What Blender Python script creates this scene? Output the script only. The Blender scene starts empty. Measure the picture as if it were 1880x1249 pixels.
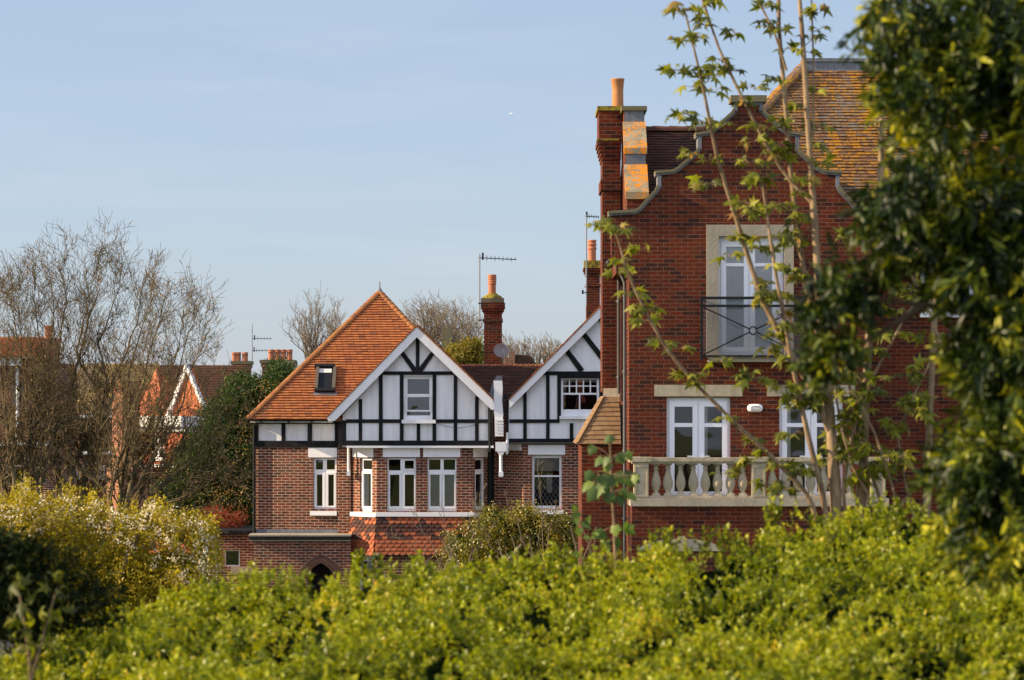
import bpy, math, random
import numpy as np
from mathutils import Vector, noise
from mathutils.geometry import tessellate_polygon
SC = bpy.context.scene
COL = SC.collection
random.seed(7); RNG = np.random.default_rng(11)
R = math.radians
# ------------------------------------------------------------------ camera, sky, sun, exposure
ZC = 6.0; F = 4700.0; HOR = 750.0
cd = bpy.data.cameras.new('camera'); cam = bpy.data.objects.new('camera', cd); COL.objects.link(cam)
cam.location = (0, 0, ZC); cam.rotation_euler = (R(90), 0, 0)
cd.lens = 90; cd.sensor_width = 36; cd.sensor_fit = 'HORIZONTAL'
cd.shift_y = (HOR - 624.5) / 1880; cd.clip_start = 0.5; cd.clip_end = 30000
cd.dof.use_dof = True; cd.dof.focus_distance = 66; cd.dof.aperture_fstop = 4.6; cd.dof.aperture_blades = 0
SC.camera = cam
SUN_EL, SUN_FRONT = 24.0, 5.0          # elevation; degrees in front of the facade plane, from the left
sd = Vector((-math.cos(R(SUN_FRONT)) * math.cos(R(SUN_EL)), -math.sin(R(SUN_FRONT)) * math.cos(R(SUN_EL)), math.sin(R(SUN_EL))))
sl = bpy.data.lights.new('sun', 'SUN'); sl.energy = 5.0; sl.angle = R(0.5); sl.color = (1.0, 0.78, 0.50)
so = bpy.data.objects.new('sun', sl); COL.objects.link(so); so.rotation_euler = sd.to_track_quat('Z', 'Y').to_euler()
so.location = (-40, 20, 40)
W = bpy.data.worlds.new('World'); SC.world = W; W.use_nodes = True
nt = W.node_tree; nt.nodes.clear()
def wn(t, **k):
    n = nt.nodes.new(t)
    for a, b in k.items(): setattr(n, a, b)
    return n
sky = wn('ShaderNodeTexSky', sky_type='NISHITA', sun_disc=False)
sky.sun_elevation = R(SUN_EL); sky.sun_rotation = math.atan2(sd.x, sd.y)
sky.altitude = 0; sky.air_density = 1.0; sky.dust_density = .6; sky.ozone_density = 2.0
bg = wn('ShaderNodeBackground'); bg.inputs[1].default_value = 0.1
out = wn('ShaderNodeOutputWorld')
tc = wn('ShaderNodeTexCoord'); mp = wn('ShaderNodeMapping')
mp.inputs['Scale'].default_value = (3.0, 3.0, 22.0); mp.inputs['Rotation'].default_value = (0, R(7), 0)
nz = wn('ShaderNodeTexNoise'); nz.inputs['Scale'].default_value = 2.2; nz.inputs['Detail'].default_value = 6
nz.inputs['Distortion'].default_value = 0.6
rp = wn('ShaderNodeValToRGB'); rp.color_ramp.elements[0].position = 0.50; rp.color_ramp.elements[1].position = 0.86
rp.color_ramp.elements[1].color = (.17, .17, .17, 1)
veil = wn('ShaderNodeMixRGB'); veil.inputs[0].default_value = .68; veil.inputs[2].default_value = (2.05, 2.45, 3.35, 1)
mx = wn('ShaderNodeMixRGB'); mx.inputs[2].default_value = (4.2, 4.2, 4.4, 1)
L = nt.links.new
L(tc.outputs['Generated'], mp.inputs[0]); L(mp.outputs[0], nz.inputs[0]); L(nz.outputs[0], rp.inputs[0])
L(rp.outputs[0], mx.inputs[0]); L(sky.outputs[0], veil.inputs[1]); L(veil.outputs[0], mx.inputs[1]); 
# unseen bright cloud bank added behind the camera to lift fill on the facades
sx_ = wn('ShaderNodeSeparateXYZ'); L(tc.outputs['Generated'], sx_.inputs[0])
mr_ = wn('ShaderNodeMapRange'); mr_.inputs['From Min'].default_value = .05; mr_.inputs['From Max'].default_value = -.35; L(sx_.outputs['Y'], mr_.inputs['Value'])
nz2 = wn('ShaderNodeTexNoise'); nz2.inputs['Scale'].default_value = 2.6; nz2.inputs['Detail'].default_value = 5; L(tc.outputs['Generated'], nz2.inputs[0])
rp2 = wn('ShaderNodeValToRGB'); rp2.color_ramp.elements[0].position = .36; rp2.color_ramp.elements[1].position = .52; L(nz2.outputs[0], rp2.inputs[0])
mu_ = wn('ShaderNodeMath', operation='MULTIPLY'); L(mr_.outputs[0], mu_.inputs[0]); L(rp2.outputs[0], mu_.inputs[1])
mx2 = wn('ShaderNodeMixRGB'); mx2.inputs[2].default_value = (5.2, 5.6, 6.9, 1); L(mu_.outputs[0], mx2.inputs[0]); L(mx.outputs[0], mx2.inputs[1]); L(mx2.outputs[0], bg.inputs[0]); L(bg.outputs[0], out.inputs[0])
SC.view_settings.view_transform = 'Standard'; SC.view_settings.look = 'None'
SC.view_settings.exposure = 1.02; SC.view_settings.gamma = 1.0
SC.render.engine = 'CYCLES'
SC.cycles.max_bounces = 6; SC.cycles.transparent_max_bounces = 8; SC.cycles.diffuse_bounces = 3
SC.cycles.glossy_bounces = 2; SC.cycles.transmission_bounces = 3; SC.cycles.caustics_reflective = False; SC.cycles.caustics_refractive = False

def P(px, py, Y, d=0.0):
    return Vector(((px - 940) / F * Y, Y + d, ZC + (HOR - py) / F * Y))
def sz(px, Y): return px / F * Y
# ------------------------------------------------------------------ materials
MATS = {}
class NT:
    def __init__(s, name):
        s.m = bpy.data.materials.new(name); s.m.use_nodes = True; s.t = s.m.node_tree
        s.b = s.t.nodes['Principled BSDF']; s.o = s.t.nodes['Material Output']; MATS[name] = s.m
    def n(s, t, ins=None, **k):
        x = s.t.nodes.new(t)
        for a, b in k.items(): setattr(x, a, b)
        for a, b in (ins or {}).items():
            if isinstance(b, bpy.types.NodeSocket): s.t.links.new(b, x.inputs[a])
            else: x.inputs[a].default_value = b
        return x
    def l(s, a, b): s.t.links.new(a, b)
    def uv(s, sc=(1, 1, 1)):
        u = s.n('ShaderNodeUVMap'); return s.n('ShaderNodeMapping', {0: u.outputs[0], 'Scale': sc}).outputs[0]
    def ob(s): return s.n('ShaderNodeTexCoord').outputs['Object']
    def noise(s, vec, scale, detail=4, rough=.55):
        return s.n('ShaderNodeTexNoise', {'Vector': vec, 'Scale': scale, 'Detail': detail, 'Roughness': rough}).outputs[0]
    def ramp(s, fac, stops):
        r = s.n('ShaderNodeValToRGB', {0: fac}); e = r.color_ramp.elements
        while len(e) < len(stops): e.new(.5)
        for q, (p, c) in zip(e, stops): q.position = p; q.color = (c, c, c, 1) if not isinstance(c, tuple) else (*c, 1)
        return r.outputs[0]
    def mix(s, f, a, b, mode='MIX'):
        x = s.n('ShaderNodeMixRGB', blend_type=mode)
        for i, v in enumerate((f, a, b)):
            if isinstance(v, bpy.types.NodeSocket): s.l(v, x.inputs[i])
            elif isinstance(v, tuple): x.inputs[i].default_value = (*v, 1)
            else: x.inputs[i].default_value = v if i == 0 else (v, v, v, 1)
        return x.outputs[0]
    def attr(s): return s.n('ShaderNodeAttribute', attribute_name='rnd').outputs['Fac']
    def fin(s, col, rough=.8, bump=None, bd=.01, spec=.3, metal=0):
        if isinstance(col, tuple): s.b.inputs['Base Color'].default_value = (*col, 1)
        else: s.l(col, s.b.inputs['Base Color'])
        if isinstance(rough, (int, float)): s.b.inputs['Roughness'].default_value = rough
        else: s.l(rough, s.b.inputs['Roughness'])
        s.b.inputs['Specular IOR Level'].default_value = spec; s.b.inputs['Metallic'].default_value = metal
        if bump is not None:
            s.l(s.n('ShaderNodeBump', {'Height': bump, 'Distance': bd, 'Strength': 1.0}).outputs[0], s.b.inputs['Normal'])
        return s.m

def brick_mat(name, c1, c2, c3, mortar, ms=.011, bw=.225, rh=.075, stain=.35, dark=(.03, .018, .014)):
    k = NT(name); uv = k.uv()
    # wobble the courses a little, as laid by hand
    wob = k.n('ShaderNodeTexNoise', {'Vector': uv, 'Scale': 1.7, 'Detail': 2}).outputs['Color']
    w2 = k.n('ShaderNodeVectorMath', {0: wob, 1: (-.5, -.5, -.5)}, operation='ADD').outputs[0]
    w3 = k.n('ShaderNodeVectorMath', {0: w2, 'Scale': .016}, operation='SCALE').outputs[0]
    v = k.n('ShaderNodeVectorMath', {0: uv, 1: w3}, operation='ADD').outputs[0]
    def bt(a, b, off=0.0):
        n = k.n('ShaderNodeTexBrick', {'Vector': v, 'Color1': (*a, 1), 'Color2': (*b, 1), 'Mortar': (*mortar, 1), 'Scale': 1.0,
            'Mortar Size': ms, 'Mortar Smooth': .25, 'Bias': off, 'Brick Width': bw, 'Row Height': rh})
        n.offset = .5; n.squash = .5; n.squash_frequency = 2; n.squash = 1.0
        return n
    b1 = bt(c1, c2); b2 = bt((0, 0, 0), (1, 1, 1))
    big = k.noise(uv, .55, 5, .6); fine = k.noise(uv, 22, 4, .6); mid = k.noise(uv, 3.2, 5, .65)
    sel = k.ramp(k.mix(.45, b2.outputs[0], mid), [(.57, 0), (.68, 1)])
    sel = k.mix(1.0, sel, k.n('ShaderNodeMath', {0: 1.0, 1: b1.outputs['Fac']}, operation='SUBTRACT').outputs[0], 'MULTIPLY')
    col = k.mix(k.mix(1.0, sel, .75, 'MULTIPLY'), b1.outputs[0], c3)
    col = k.mix(k.ramp(mid, [(.45, 0), (.75, .35)]), col, dark)
    col = k.mix(k.mix(1, k.ramp(big, [(.4, 0), (.7, 1)]), stain, 'MULTIPLY'), col, k.mix(.5, col, dark))
    stk = k.noise(k.n('ShaderNodeMapping', {0: uv, 'Scale': (2.2, .22, 1)}).outputs[0], 1.3, 6, .65)
    col = k.mix(k.mix(1, k.ramp(stk, [(.5, 0), (.72, 1)]), .5, 'MULTIPLY'), col, k.mix(1, col, (.42, .40, .42), 'MULTIPLY'))
    col = k.mix(k.mix(1, k.ramp(k.noise(uv, .8, 6, .7), [(.56, 0), (.70, 1)]), .35, 'MULTIPLY'), col, k.mix(.4, col, mortar))
    col = k.mix(.35, col, k.mix(1, col, k.ramp(fine, [(.3, .55), (.7, 1.35)]), 'MULTIPLY'))
    h = k.n('ShaderNodeMath', {0: 1.0, 1: b1.outputs['Fac']}, operation='SUBTRACT').outputs[0]
    h = k.mix(.25, h, fine)
    return k.fin(col, .88, h, .008, .2)
brick_mat('brick_brown', (.205, .044, .020), (.125, .028, .015), (.06, .022, .016), (.44, .32, .23), ms=.0115, stain=.45)
brick_mat('brick_red', (.150, .024, .008), (.088, .0155, .0075), (.036, .013, .011), (.20, .10, .055), ms=.007, stain=.6)
brick_mat('brick_orange', (.34, .11, .055), (.27, .08, .04), (.17, .06, .04), (.36, .27, .19), ms=.010)

def tile_mat(name, a, b, c, lich=(.62, .30, .03), lo=.62, hi=.75, grey=None, lscale=7.0, top=None):
    k = NT(name); uv = k.uv(); r = k.attr()
    col = k.ramp(r, [(0, a), (.5, b), (1, c)])
    n1 = k.noise(uv, lscale, 6, .7); n0 = k.noise(uv, .9, 3, .6); f = k.noise(uv, 60, 3)
    m = k.ramp(k.mix(.45, n1, n0), [(lo, 0), (hi, 1)])
    if grey:
        g = k.ramp(k.mix(.5, k.noise(uv, 9, 5, .7), k.noise(uv, 1.1, 3)), [(.46, 0), (.56, 1)])
        col = k.mix(k.mix(1, g, .8, 'MULTIPLY'), col, grey)
    col = k.mix(m, col, lich)
    col = k.mix(.4, col, k.mix(1, col, k.ramp(f, [(.3, .5), (.7, 1.4)]), 'MULTIPLY'))
    return k.fin(col, .85, f, .004, .25)
tile_mat('tile_orange', (.31, .10, .04), (.40, .145, .05), (.22, .08, .042), (.40, .22, .025), .54, .72)
tile_mat('tile_skirt', (.38, .12, .05), (.26, .07, .035), (.04, .026, .024), (.10, .05, .04), .66, .72, None, 3.0)
tile_mat('tile_dark', (.065, .028, .018), (.09, .038, .024), (.045, .024, .018), (.20, .10, .018), .56, .72)
tile_mat('tile_hip', (.26, .10, .04), (.33, .13, .045), (.20, .08, .035), (.30, .18, .035), .52, .68)
tile_mat('tile_lichen', (.11, .055, .032), (.14, .075, .045), (.09, .048, .032), (.33, .15, .012), .49, .55, (.15, .145, .13), 9.0)
tile_mat('tile_tan', (.25, .155, .08), (.20, .125, .065), (.28, .185, .10), (.27, .21, .05), .6, .8)
tile_mat('tile_hung', (.42, .12, .05), (.47, .15, .065), (.34, .095, .045), (.12, .05, .04), .60, .66, None, 2.0)
tile_mat('tile_moss', (.20, .15, .09), (.16, .12, .08), (.23, .18, .11), (.32, .22, .05), .45, .6)

def plain(name, c, rough=.7, var=.12, scale=3.0, spec=.3, metal=0, bd=.002, dirt=None, amt=.3):
    k = NT(name); o = k.ob(); n1 = k.noise(o, scale, 5, .6); n2 = k.noise(o, scale * 14, 3)
    col = k.mix(1, k.mix(0, c, c), k.ramp(k.mix(.4, n1, n2), [(.25, 1 - var * 1.6), (.75, 1 + var * .6)]), 'MULTIPLY')
    if dirt:
        s = k.noise(k.n('ShaderNodeMapping', {0: o, 'Scale': (6, 6, .5)}).outputs[0], 1.0, 5, .65)
        col = k.mix(k.mix(1, k.ramp(s, [(.45, 0), (.75, 1)]), amt, 'MULTIPLY'), col, dirt)
    return k.fin(col, rough, n2, bd, spec, metal)
plain('render_white', (.86, .855, .87), .85, .05, 1.2, dirt=(.42, .41, .39), amt=.42, bd=.006)
plain('paint_white', (.86, .855, .86), .5, .05, 2, dirt=(.55, .52, .46), amt=.18)
plain('upvc_white', (.82, .83, .86), .3, .03, 2, spec=.5)
plain('timber_black', (.010, .010, .012), .65, .3, 3, bd=.004, dirt=(.035, .035, .038), amt=.5, spec=.15)
plain('stone', (.40, .345, .255), .9, .2, 1.6, dirt=(.20, .18, .14), amt=.6, bd=.006)
plain('stone_pale', (.47, .40, .28), .9, .25, 2.5, dirt=(.17, .15, .10), amt=.75, bd=.006)
plain('lead', (.15, .16, .18), .55, .25, 2.0, dirt=(.35, .36, .36), amt=.4)
plain('metal_black', (.012, .013, .015), .5, .2, 3, spec=.2)
plain('pipe_grey', (.12, .115, .12), .4, .2, 2, spec=.5)
plain('terracotta_buff', (.46, .20, .08), .85, .2, 4, dirt=(.30, .18, .08), amt=.4)
plain('terracotta', (.46, .17, .085), .85, .22, 4, dirt=(.16, .10, .06), amt=.6)
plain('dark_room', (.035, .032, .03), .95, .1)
plain('curtain', (.74, .73, .70), .9, .05, 4)
plain('blind', (.62, .62, .60), .8, .05, 3)
plain('aluminium', (.30, .31, .33), .35, .15, 3, metal=.7)
plain('dish_grey', (.24, .235, .235), .5, .2, 5)
plain('window_wood', (.12, .10, .075), .5, .2, 5)
plain('concrete', (.30, .28, .25), .9, .2, 1)
plain('plane_white', (.9, .9, .9), .4, .02)
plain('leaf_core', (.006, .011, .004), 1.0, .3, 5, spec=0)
def lichen_stone(name, amt_lo, amt_hi, base=(.30, .27, .19)):
    k = NT(name); o = k.ob(); n1 = k.noise(o, 14, 6, .75); n2 = k.noise(o, 2.2, 3); f = k.noise(o, 50, 3)
    col = k.mix(k.ramp(k.noise(o, 5, 4), [(.4, 0), (.7, 1)]), base, (.16, .14, .09))
    col = k.mix(k.ramp(k.mix(.35, n1, n2), [(amt_lo, 0), (amt_hi, 1)]), col, (.62, .22, .018))
    return k.fin(col, .95, f, .008, .1)
lichen_stone('stone_lichen', .49, .54); lichen_stone('stone_moss', .60, .68, (.15, .13, .075))
k = NT('moss'); o = k.ob()
k.fin(k.ramp(k.noise(o, 12, 5, .7), [(.35, (.07, .055, .03)), (.55, (.26, .20, .03)), (.75, (.40, .33, .03))]), 1, k.noise(o, 30, 4), .02, .05)
k = NT('glass'); k.t.nodes.remove(k.b)
fr_ = k.n('ShaderNodeFresnel', {'IOR': 1.9}); gl = k.n('ShaderNodeBsdfGlossy', {'Color': (1, 1, 1, 1), 'Roughness': .02})
gb = k.n('ShaderNodeBump', {'Height': k.noise(k.ob(), .9, 2), 'Distance': .02, 'Strength': .5}); k.l(gb.outputs[0], gl.inputs['Normal'])
tr = k.n('ShaderNodeBsdfTransparent', {'Color': (.88, .90, .90, 1)})
mm = k.n('ShaderNodeMixShader', {0: fr_.outputs[0], 1: tr.outputs[0], 2: gl.outputs[0]}); k.l(mm.outputs[0], k.o.inputs[0])
k = NT('glass_panel'); k.t.nodes.remove(k.b)
fr_ = k.n('ShaderNodeFresnel', {'IOR': 1.5}); gl = k.n('ShaderNodeBsdfGlossy', {'Roughness': .05})
tr = k.n('ShaderNodeBsdfTransparent', {'Color': (.78, .80, .82, 1)})
mm = k.n('ShaderNodeMixShader', {0: fr_.outputs[0], 1: tr.outputs[0], 2: gl.outputs[0]}); k.l(mm.outputs[0], k.o.inputs[0])

def leaf_mat(name, stops, rough=.45, trans=.35, spec=.5, tcol=None):
    k = NT(name); r = k.attr(); c = k.ramp(r, stops); k.fin(c, rough, None, 0, spec)
    t = k.n('ShaderNodeBsdfTranslucent'); k.l(k.mix(1, c, tcol or (1.5, 1.6, .6), 'MULTIPLY'), t.inputs[0])
    m = k.n('ShaderNodeMixShader', {0: trans, 1: k.b.outputs[0], 2: t.outputs[0]}); k.l(m.outputs[0], k.o.inputs[0])
leaf_mat('leaf_hedge', [(0, (.012, .032, .002)), (.4, (.085, .125, .003)), (.75, (.30, .335, .004)), (.96, (.42, .44, .02)), (1, (.55, .42, .04))], .36, .30, .36, (1.7, 1.55, .4))
leaf_mat('leaf_evergreen', [(0, (.005, .013, .003)), (.45, (.017, .034, .005)), (.75, (.09, .12, .008)), (1, (.40, .38, .015))], .42, .22, .28, (1.6, 1.5, .4))
leaf_mat('leaf_maple', [(0, (.05, .06, .007)), (.6, (.17, .175, .012)), (.95, (.28, .28, .03)), (1, (.30, .14, .05))], .5, .4, .3)
leaf_mat('leaf_maple_big', [(0, (.05, .09, .018)), (.7, (.10, .155, .03)), (1, (.20, .26, .03))], .5, .35, .35)
leaf_mat('leaf_conifer', [(0, (.014, .035, .008)), (.6, (.035, .065, .012)), (.9, (.10, .12, .02)), (1, (.22, .13, .05))], .6, .15, .2)
leaf_mat('leaf_gold', [(0, (.13, .09, .008)), (.5, (.32, .245, .012)), (1, (.55, .43, .03))], .5, .35, .3)
leaf_mat('petal', [(0, (.72, .60, .40)), (1, (.90, .84, .68))], .6, .3, .2, (1, 1, 1))
leaf_mat('leaf_bush', [(0, (.045, .06, .010)), (.5, (.14, .14, .015)), (.85, (.32, .24, .025)), (1, (.52, .38, .07))], .35, .25, .6)
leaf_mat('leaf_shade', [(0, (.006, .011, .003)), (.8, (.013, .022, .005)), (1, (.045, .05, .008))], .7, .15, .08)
leaf_mat('leaf_ochre', [(0, (.12, .09, .02)), (.6, (.22, .18, .03)), (1, (.33, .27, .05))], .6, .3, .2)
leaf_mat('leaf_dry', [(0, (.20, .10, .04)), (.6, (.36, .20, .08)), (1, (.50, .34, .16))], .7, .3, .2)
leaf_mat('leaf_red', [(0, (.16, .03, .02)), (1, (.34, .09, .05))], .6, .3, .2)
def bark(name, a, b, scale=8):
    k = NT(name); o = k.ob(); v = k.n('ShaderNodeMapping', {0: o, 'Scale': (1, 1, .25)}).outputs[0]
    n1 = k.noise(v, scale, 5, .7); return k.fin(k.ramp(n1, [(.35, a), (.65, b)]), .9, n1, .01, .15)
bark('bark_pale', (.045, .033, .02), (.19, .145, .075)); bark('bark_brown', (.10, .075, .05), (.22, .17, .11))
bark('bark_sapling', (.11, .07, .04), (.33, .235, .14), 14); bark('bark_far', (.11, .09, .07), (.21, .17, .125), 3)
bark('bark_dark', (.06, .045, .03), (.14, .10, .065))
k = NT('grass_ground'); o = k.ob()
k.fin(k.mix(k.ramp(k.noise(o, .25, 6), [(.4, 0), (.65, 1)]), (.07, .10, .025), (.14, .13, .05)), 1, k.noise(o, 6, 5), .05, .1)
k = NT('asphalt'); o = k.ob(); k.fin(k.ramp(k.noise(o, 30, 4), [(.3, .04), (.7, .07)]), .9, k.noise(o, 60, 3), .004, .2)

# ------------------------------------------------------------------ mesh builder
ORG = {}
def tagset(o, **k):
    for a, b in k.items():
        if b: o[a] = b
    return o
def thing(name, label, cat, loc, group=None):
    o = bpy.data.objects.new(name, None); COL.objects.link(o); o.location = loc; o.empty_display_size = .2
    ORG[o.name] = Vector(loc); tagset(o, label=label, category=cat, group=group); return o
class MB:
    def __init__(s): s.v = []; s.f = []; s.r = []; s.sm = []
    def poly(s, pts, r=None, sm=False):
        i = len(s.v); s.v += [tuple(p) for p in pts]; s.f.append(tuple(range(i, i + len(pts))))
        s.r.append(random.random() if r is None else r); s.sm.append(sm)
    def faces(s, vs, fs, r=None, sm=False):
        i = len(s.v); s.v += [tuple(p) for p in vs]
        q = random.random() if r is None else r
        for f in fs: s.f.append(tuple(i + a for a in f)); s.r.append(q); s.sm.append(sm)
    def hexa(s, c, r=None):   # 8 corners: bottom 4 ccw, top 4 ccw
        s.faces(c, [(3, 2, 1, 0), (4, 5, 6, 7), (0, 1, 5, 4), (1, 2, 6, 5), (2, 3, 7, 6), (3, 0, 4, 7)], r)
    def box(s, a, b, r=None):
        x0, x1 = sorted((a[0], b[0])); y0, y1 = sorted((a[1], b[1])); z0, z1 = sorted((a[2], b[2]))
        s.hexa([(x0, y0, z0), (x1, y0, z0), (x1, y1, z0), (x0, y1, z0), (x0, y0, z1), (x1, y0, z1), (x1, y1, z1), (x0, y1, z1)], r)
    def bar(s, a, b, w, h=None, up=Vector((0, 0, 1))):
        a = Vector(a); b = Vector(b); h = h or w; d = (b - a).normalized()
        x = d.cross(up)
        if x.length < 1e-4: x = d.cross(Vector((0, 1, 0)))
        x.normalize(); y = x.cross(d); x *= w / 2; y *= h / 2
        s.hexa([a - x - y, a + x - y, a + x + y, a - x + y, b - x - y, b + x - y, b + x + y, b - x + y])
    def tube(s, pts, rad, n=8, caps=True, r=None):
        pts = [Vector(p) for p in pts]
        if isinstance(rad, (int, float)): rad = [rad] * len(pts)
        vs = []; ref = Vector((.3, .9, .1))
        for i, p in enumerate(pts):
            d = (pts[min(i + 1, len(pts) - 1)] - pts[max(i - 1, 0)])
            d = d.normalized() if d.length > 1e-9 else Vector((0, 0, 1))
            x = d.cross(ref)
            if x.length < .05: x = d.cross(Vector((1, 0, 0)))
            x.normalize(); y = d.cross(x)
            for j in range(n):
                t = 2 * math.pi * j / n; vs.append(p + (x * math.cos(t) + y * math.sin(t)) * rad[i])
        fs = [(i * n + j, i * n + (j + 1) % n, (i + 1) * n + (j + 1) % n, (i + 1) * n + j) for i in range(len(pts) - 1) for j in range(n)]
        s.faces(vs, fs, r, True)
        if caps and n > 3:
            s.poly(vs[:n][::-1], r); s.poly(vs[-n:], r)
    def lathe(s, c, prof, n=16, sq=False):
        c = Vector(c); vs = []
        for rr, z in prof:
            for j in range(n):
                t = 2 * math.pi * (j + .5) / n; vs.append(c + Vector((rr * math.cos(t), rr * math.sin(t), z)))
        m = len(prof)
        s.faces(vs, [(i * n + j, i * n + (j + 1) % n, (i + 1) * n + (j + 1) % n, (i + 1) * n + j) for i in range(m - 1) for j in range(n)], None, n > 6)
        s.poly(vs[:n][::-1]); s.poly(vs[-n:])
    def build(s, name, mat, parent=None, label=None, **k):
        me = bpy.data.meshes.new(name); org = Vector((0, 0, 0))
        p = parent
        while p is not None and p.name not in ORG: p = p.parent
        if p is not None: org = ORG[p.name]
        V = np.array(s.v, dtype=np.float64); Vl = V - np.array(org)
        me.from_pydata(Vl.tolist(), [], s.f); me.update()
        me.uv_layers.new(name='UVMap'); me.color_attributes.new('rnd', 'FLOAT_COLOR', 'CORNER')
        uv = me.uv_layers['UVMap']; ca = me.color_attributes['rnd']
        nl = len(me.loops); U = np.zeros((nl, 2)); C = np.ones((nl, 4)); q = 0
        for fi, f in enumerate(s.f):
            n = me.polygons[fi].normal; c = len(f)
            pts = V[list(f)]
            if abs(n.z) > .995: U[q:q + c] = pts[:, :2]
            else:
                t = Vector((-n.y, n.x, 0)).normalized(); up = Vector(n).cross(t)
                U[q:q + c, 0] = pts @ np.array(t); U[q:q + c, 1] = pts @ np.array(up)
            C[q:q + c, :3] = s.r[fi]; q += c
        uv.data.foreach_set('uv', U.ravel()); ca.data.foreach_set('color', C.ravel())
        me.polygons.foreach_set('use_smooth', s.sm)
        me.materials.append(MATS[mat])
        o = bpy.data.objects.new(name, me); COL.objects.link(o)
        if parent is not None: o.parent = parent
        elif 'category' in k: pass
        tagset(o, label=label, **k); return o
def np_mesh(name, mat, V, faces_n, idx, rnd, parent=None, smooth=False, **k):
    """fast mesh: V (n,3), every face has faces_n corners, idx (m,faces_n), rnd per face"""
    me = bpy.data.meshes.new(name); p = parent; org = np.zeros(3)
    while p is not None and p.name not in ORG: p = p.parent
    if p is not None: org = np.array(ORG[p.name])
    V = V - org; m = len(idx)
    me.vertices.add(len(V)); me.vertices.foreach_set('co', V.astype(np.float32).ravel())
    me.loops.add(m * faces_n); me.loops.foreach_set('vertex_index', idx.astype(np.int32).ravel())
    me.polygons.add(m); me.polygons.foreach_set('loop_start', np.arange(0, m * faces_n, faces_n, dtype=np.int32))
    me.update(calc_edges=True)
    ca = me.color_attributes.new('rnd', 'FLOAT_COLOR', 'CORNER')
    C = np.ones((m * faces_n, 4), np.float32); C[:, :3] = np.repeat(rnd, faces_n)[:, None]; ca.data.foreach_set('color', C.ravel())
    if smooth: me.polygons.foreach_set('use_smooth', np.ones(m, bool))
    me.materials.append(MATS[mat]); o = bpy.data.objects.new(name, me); COL.objects.link(o)
    if parent is not None: o.parent = parent
    tagset(o, **k); return o
# leaf templates: (verts (x side, y along, z up), tris)
T_OVAL = (np.array([(0, 0, 0), (.28, .4, .10), (0, 1, -.05), (-.28, .4, .10)]), np.array([(0, 1, 2), (0, 2, 3)]))
T_LONG = (np.array([(0, 0, 0), (.13, .35, .05), (0, .5, 0), (.10, .75, .0), (0, 1, -.12), (-.10, .75, .0), (-.13, .35, .05)]), np.array([(0, 1, 2), (1, 3, 2), (3, 4, 2), (2, 4, 5), (2, 5, 6), (0, 2, 6)]))
_ml = [(0, 0), (.16, -.06), (.44, -.04), (.22, .18), (.58, .50), (.17, .44), (.13, .66), (0, 1.05), (-.13, .66), (-.17, .44), (-.58, .50), (-.22, .18), (-.44, -.04), (-.16, -.06)]
T_MAPLE = (np.array([(x, y, -.95 * x * x - .30 * y * y) for x, y in _ml] + [(0, .35, .06)]), np.array([(14, i, (i + 1) % 14) for i in range(14)]))
_mb = [(0, 0), (.18, -.08), (.40, -.05), (.38, .14), (.60, .42), (.40, .48), (.30, .62), (0, 1.0), (-.30, .62), (-.40, .48), (-.60, .42), (-.38, .14), (-.40, -.05), (-.18, -.08)]
T_BROAD = (np.array([(x, y, -.45 * x * x - .15 * y * y) for x, y in _mb] + [(0, .3, .05)]), T_MAPLE[1])
T_SPRIG = (np.array([(-.10, 0, 0), (.10, 0, 0), (.16, .55, .06), (0, 1, 0), (-.16, .55, .06)]), np.array([(0, 1, 2), (0, 2, 4), (4, 2, 3)]))
T_SQ = (np.array([(-.5, 0, 0), (.5, 0, 0), (.5, 1, .1), (-.5, 1, .1)]), np.array([(0, 1, 2), (0, 2, 3)]))
def unit(a): return a / np.maximum(np.linalg.norm(a, axis=1, keepdims=True), 1e-9)
def leaves(name, mat, tpl, pos, dirs, size, rnd=None, parent=None, nrm=None, **k):
    n = len(pos); tv, tf = tpl; dirs = unit(dirs)
    if nrm is None: nrm = RNG.normal(size=(n, 3)) + np.array((0, 0, .6))
    side = unit(np.cross(dirs, nrm)); nn = np.cross(side, dirs)
    size = np.broadcast_to(np.asarray(size, float), (n,))[:, None, None]
    V = pos[:, None, :] + size * (tv[None, :, 0:1] * side[:, None] + tv[None, :, 1:2] * dirs[:, None] + tv[None, :, 2:3] * nn[:, None])
    idx = (tf[None] + (np.arange(n) * len(tv))[:, None, None]).reshape(-1, 3)
    rnd = RNG.random(n) if rnd is None else rnd
    return np_mesh(name, mat, V.reshape(-1, 3), 3, idx, np.repeat(rnd, len(tf)), parent, **k)
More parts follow.
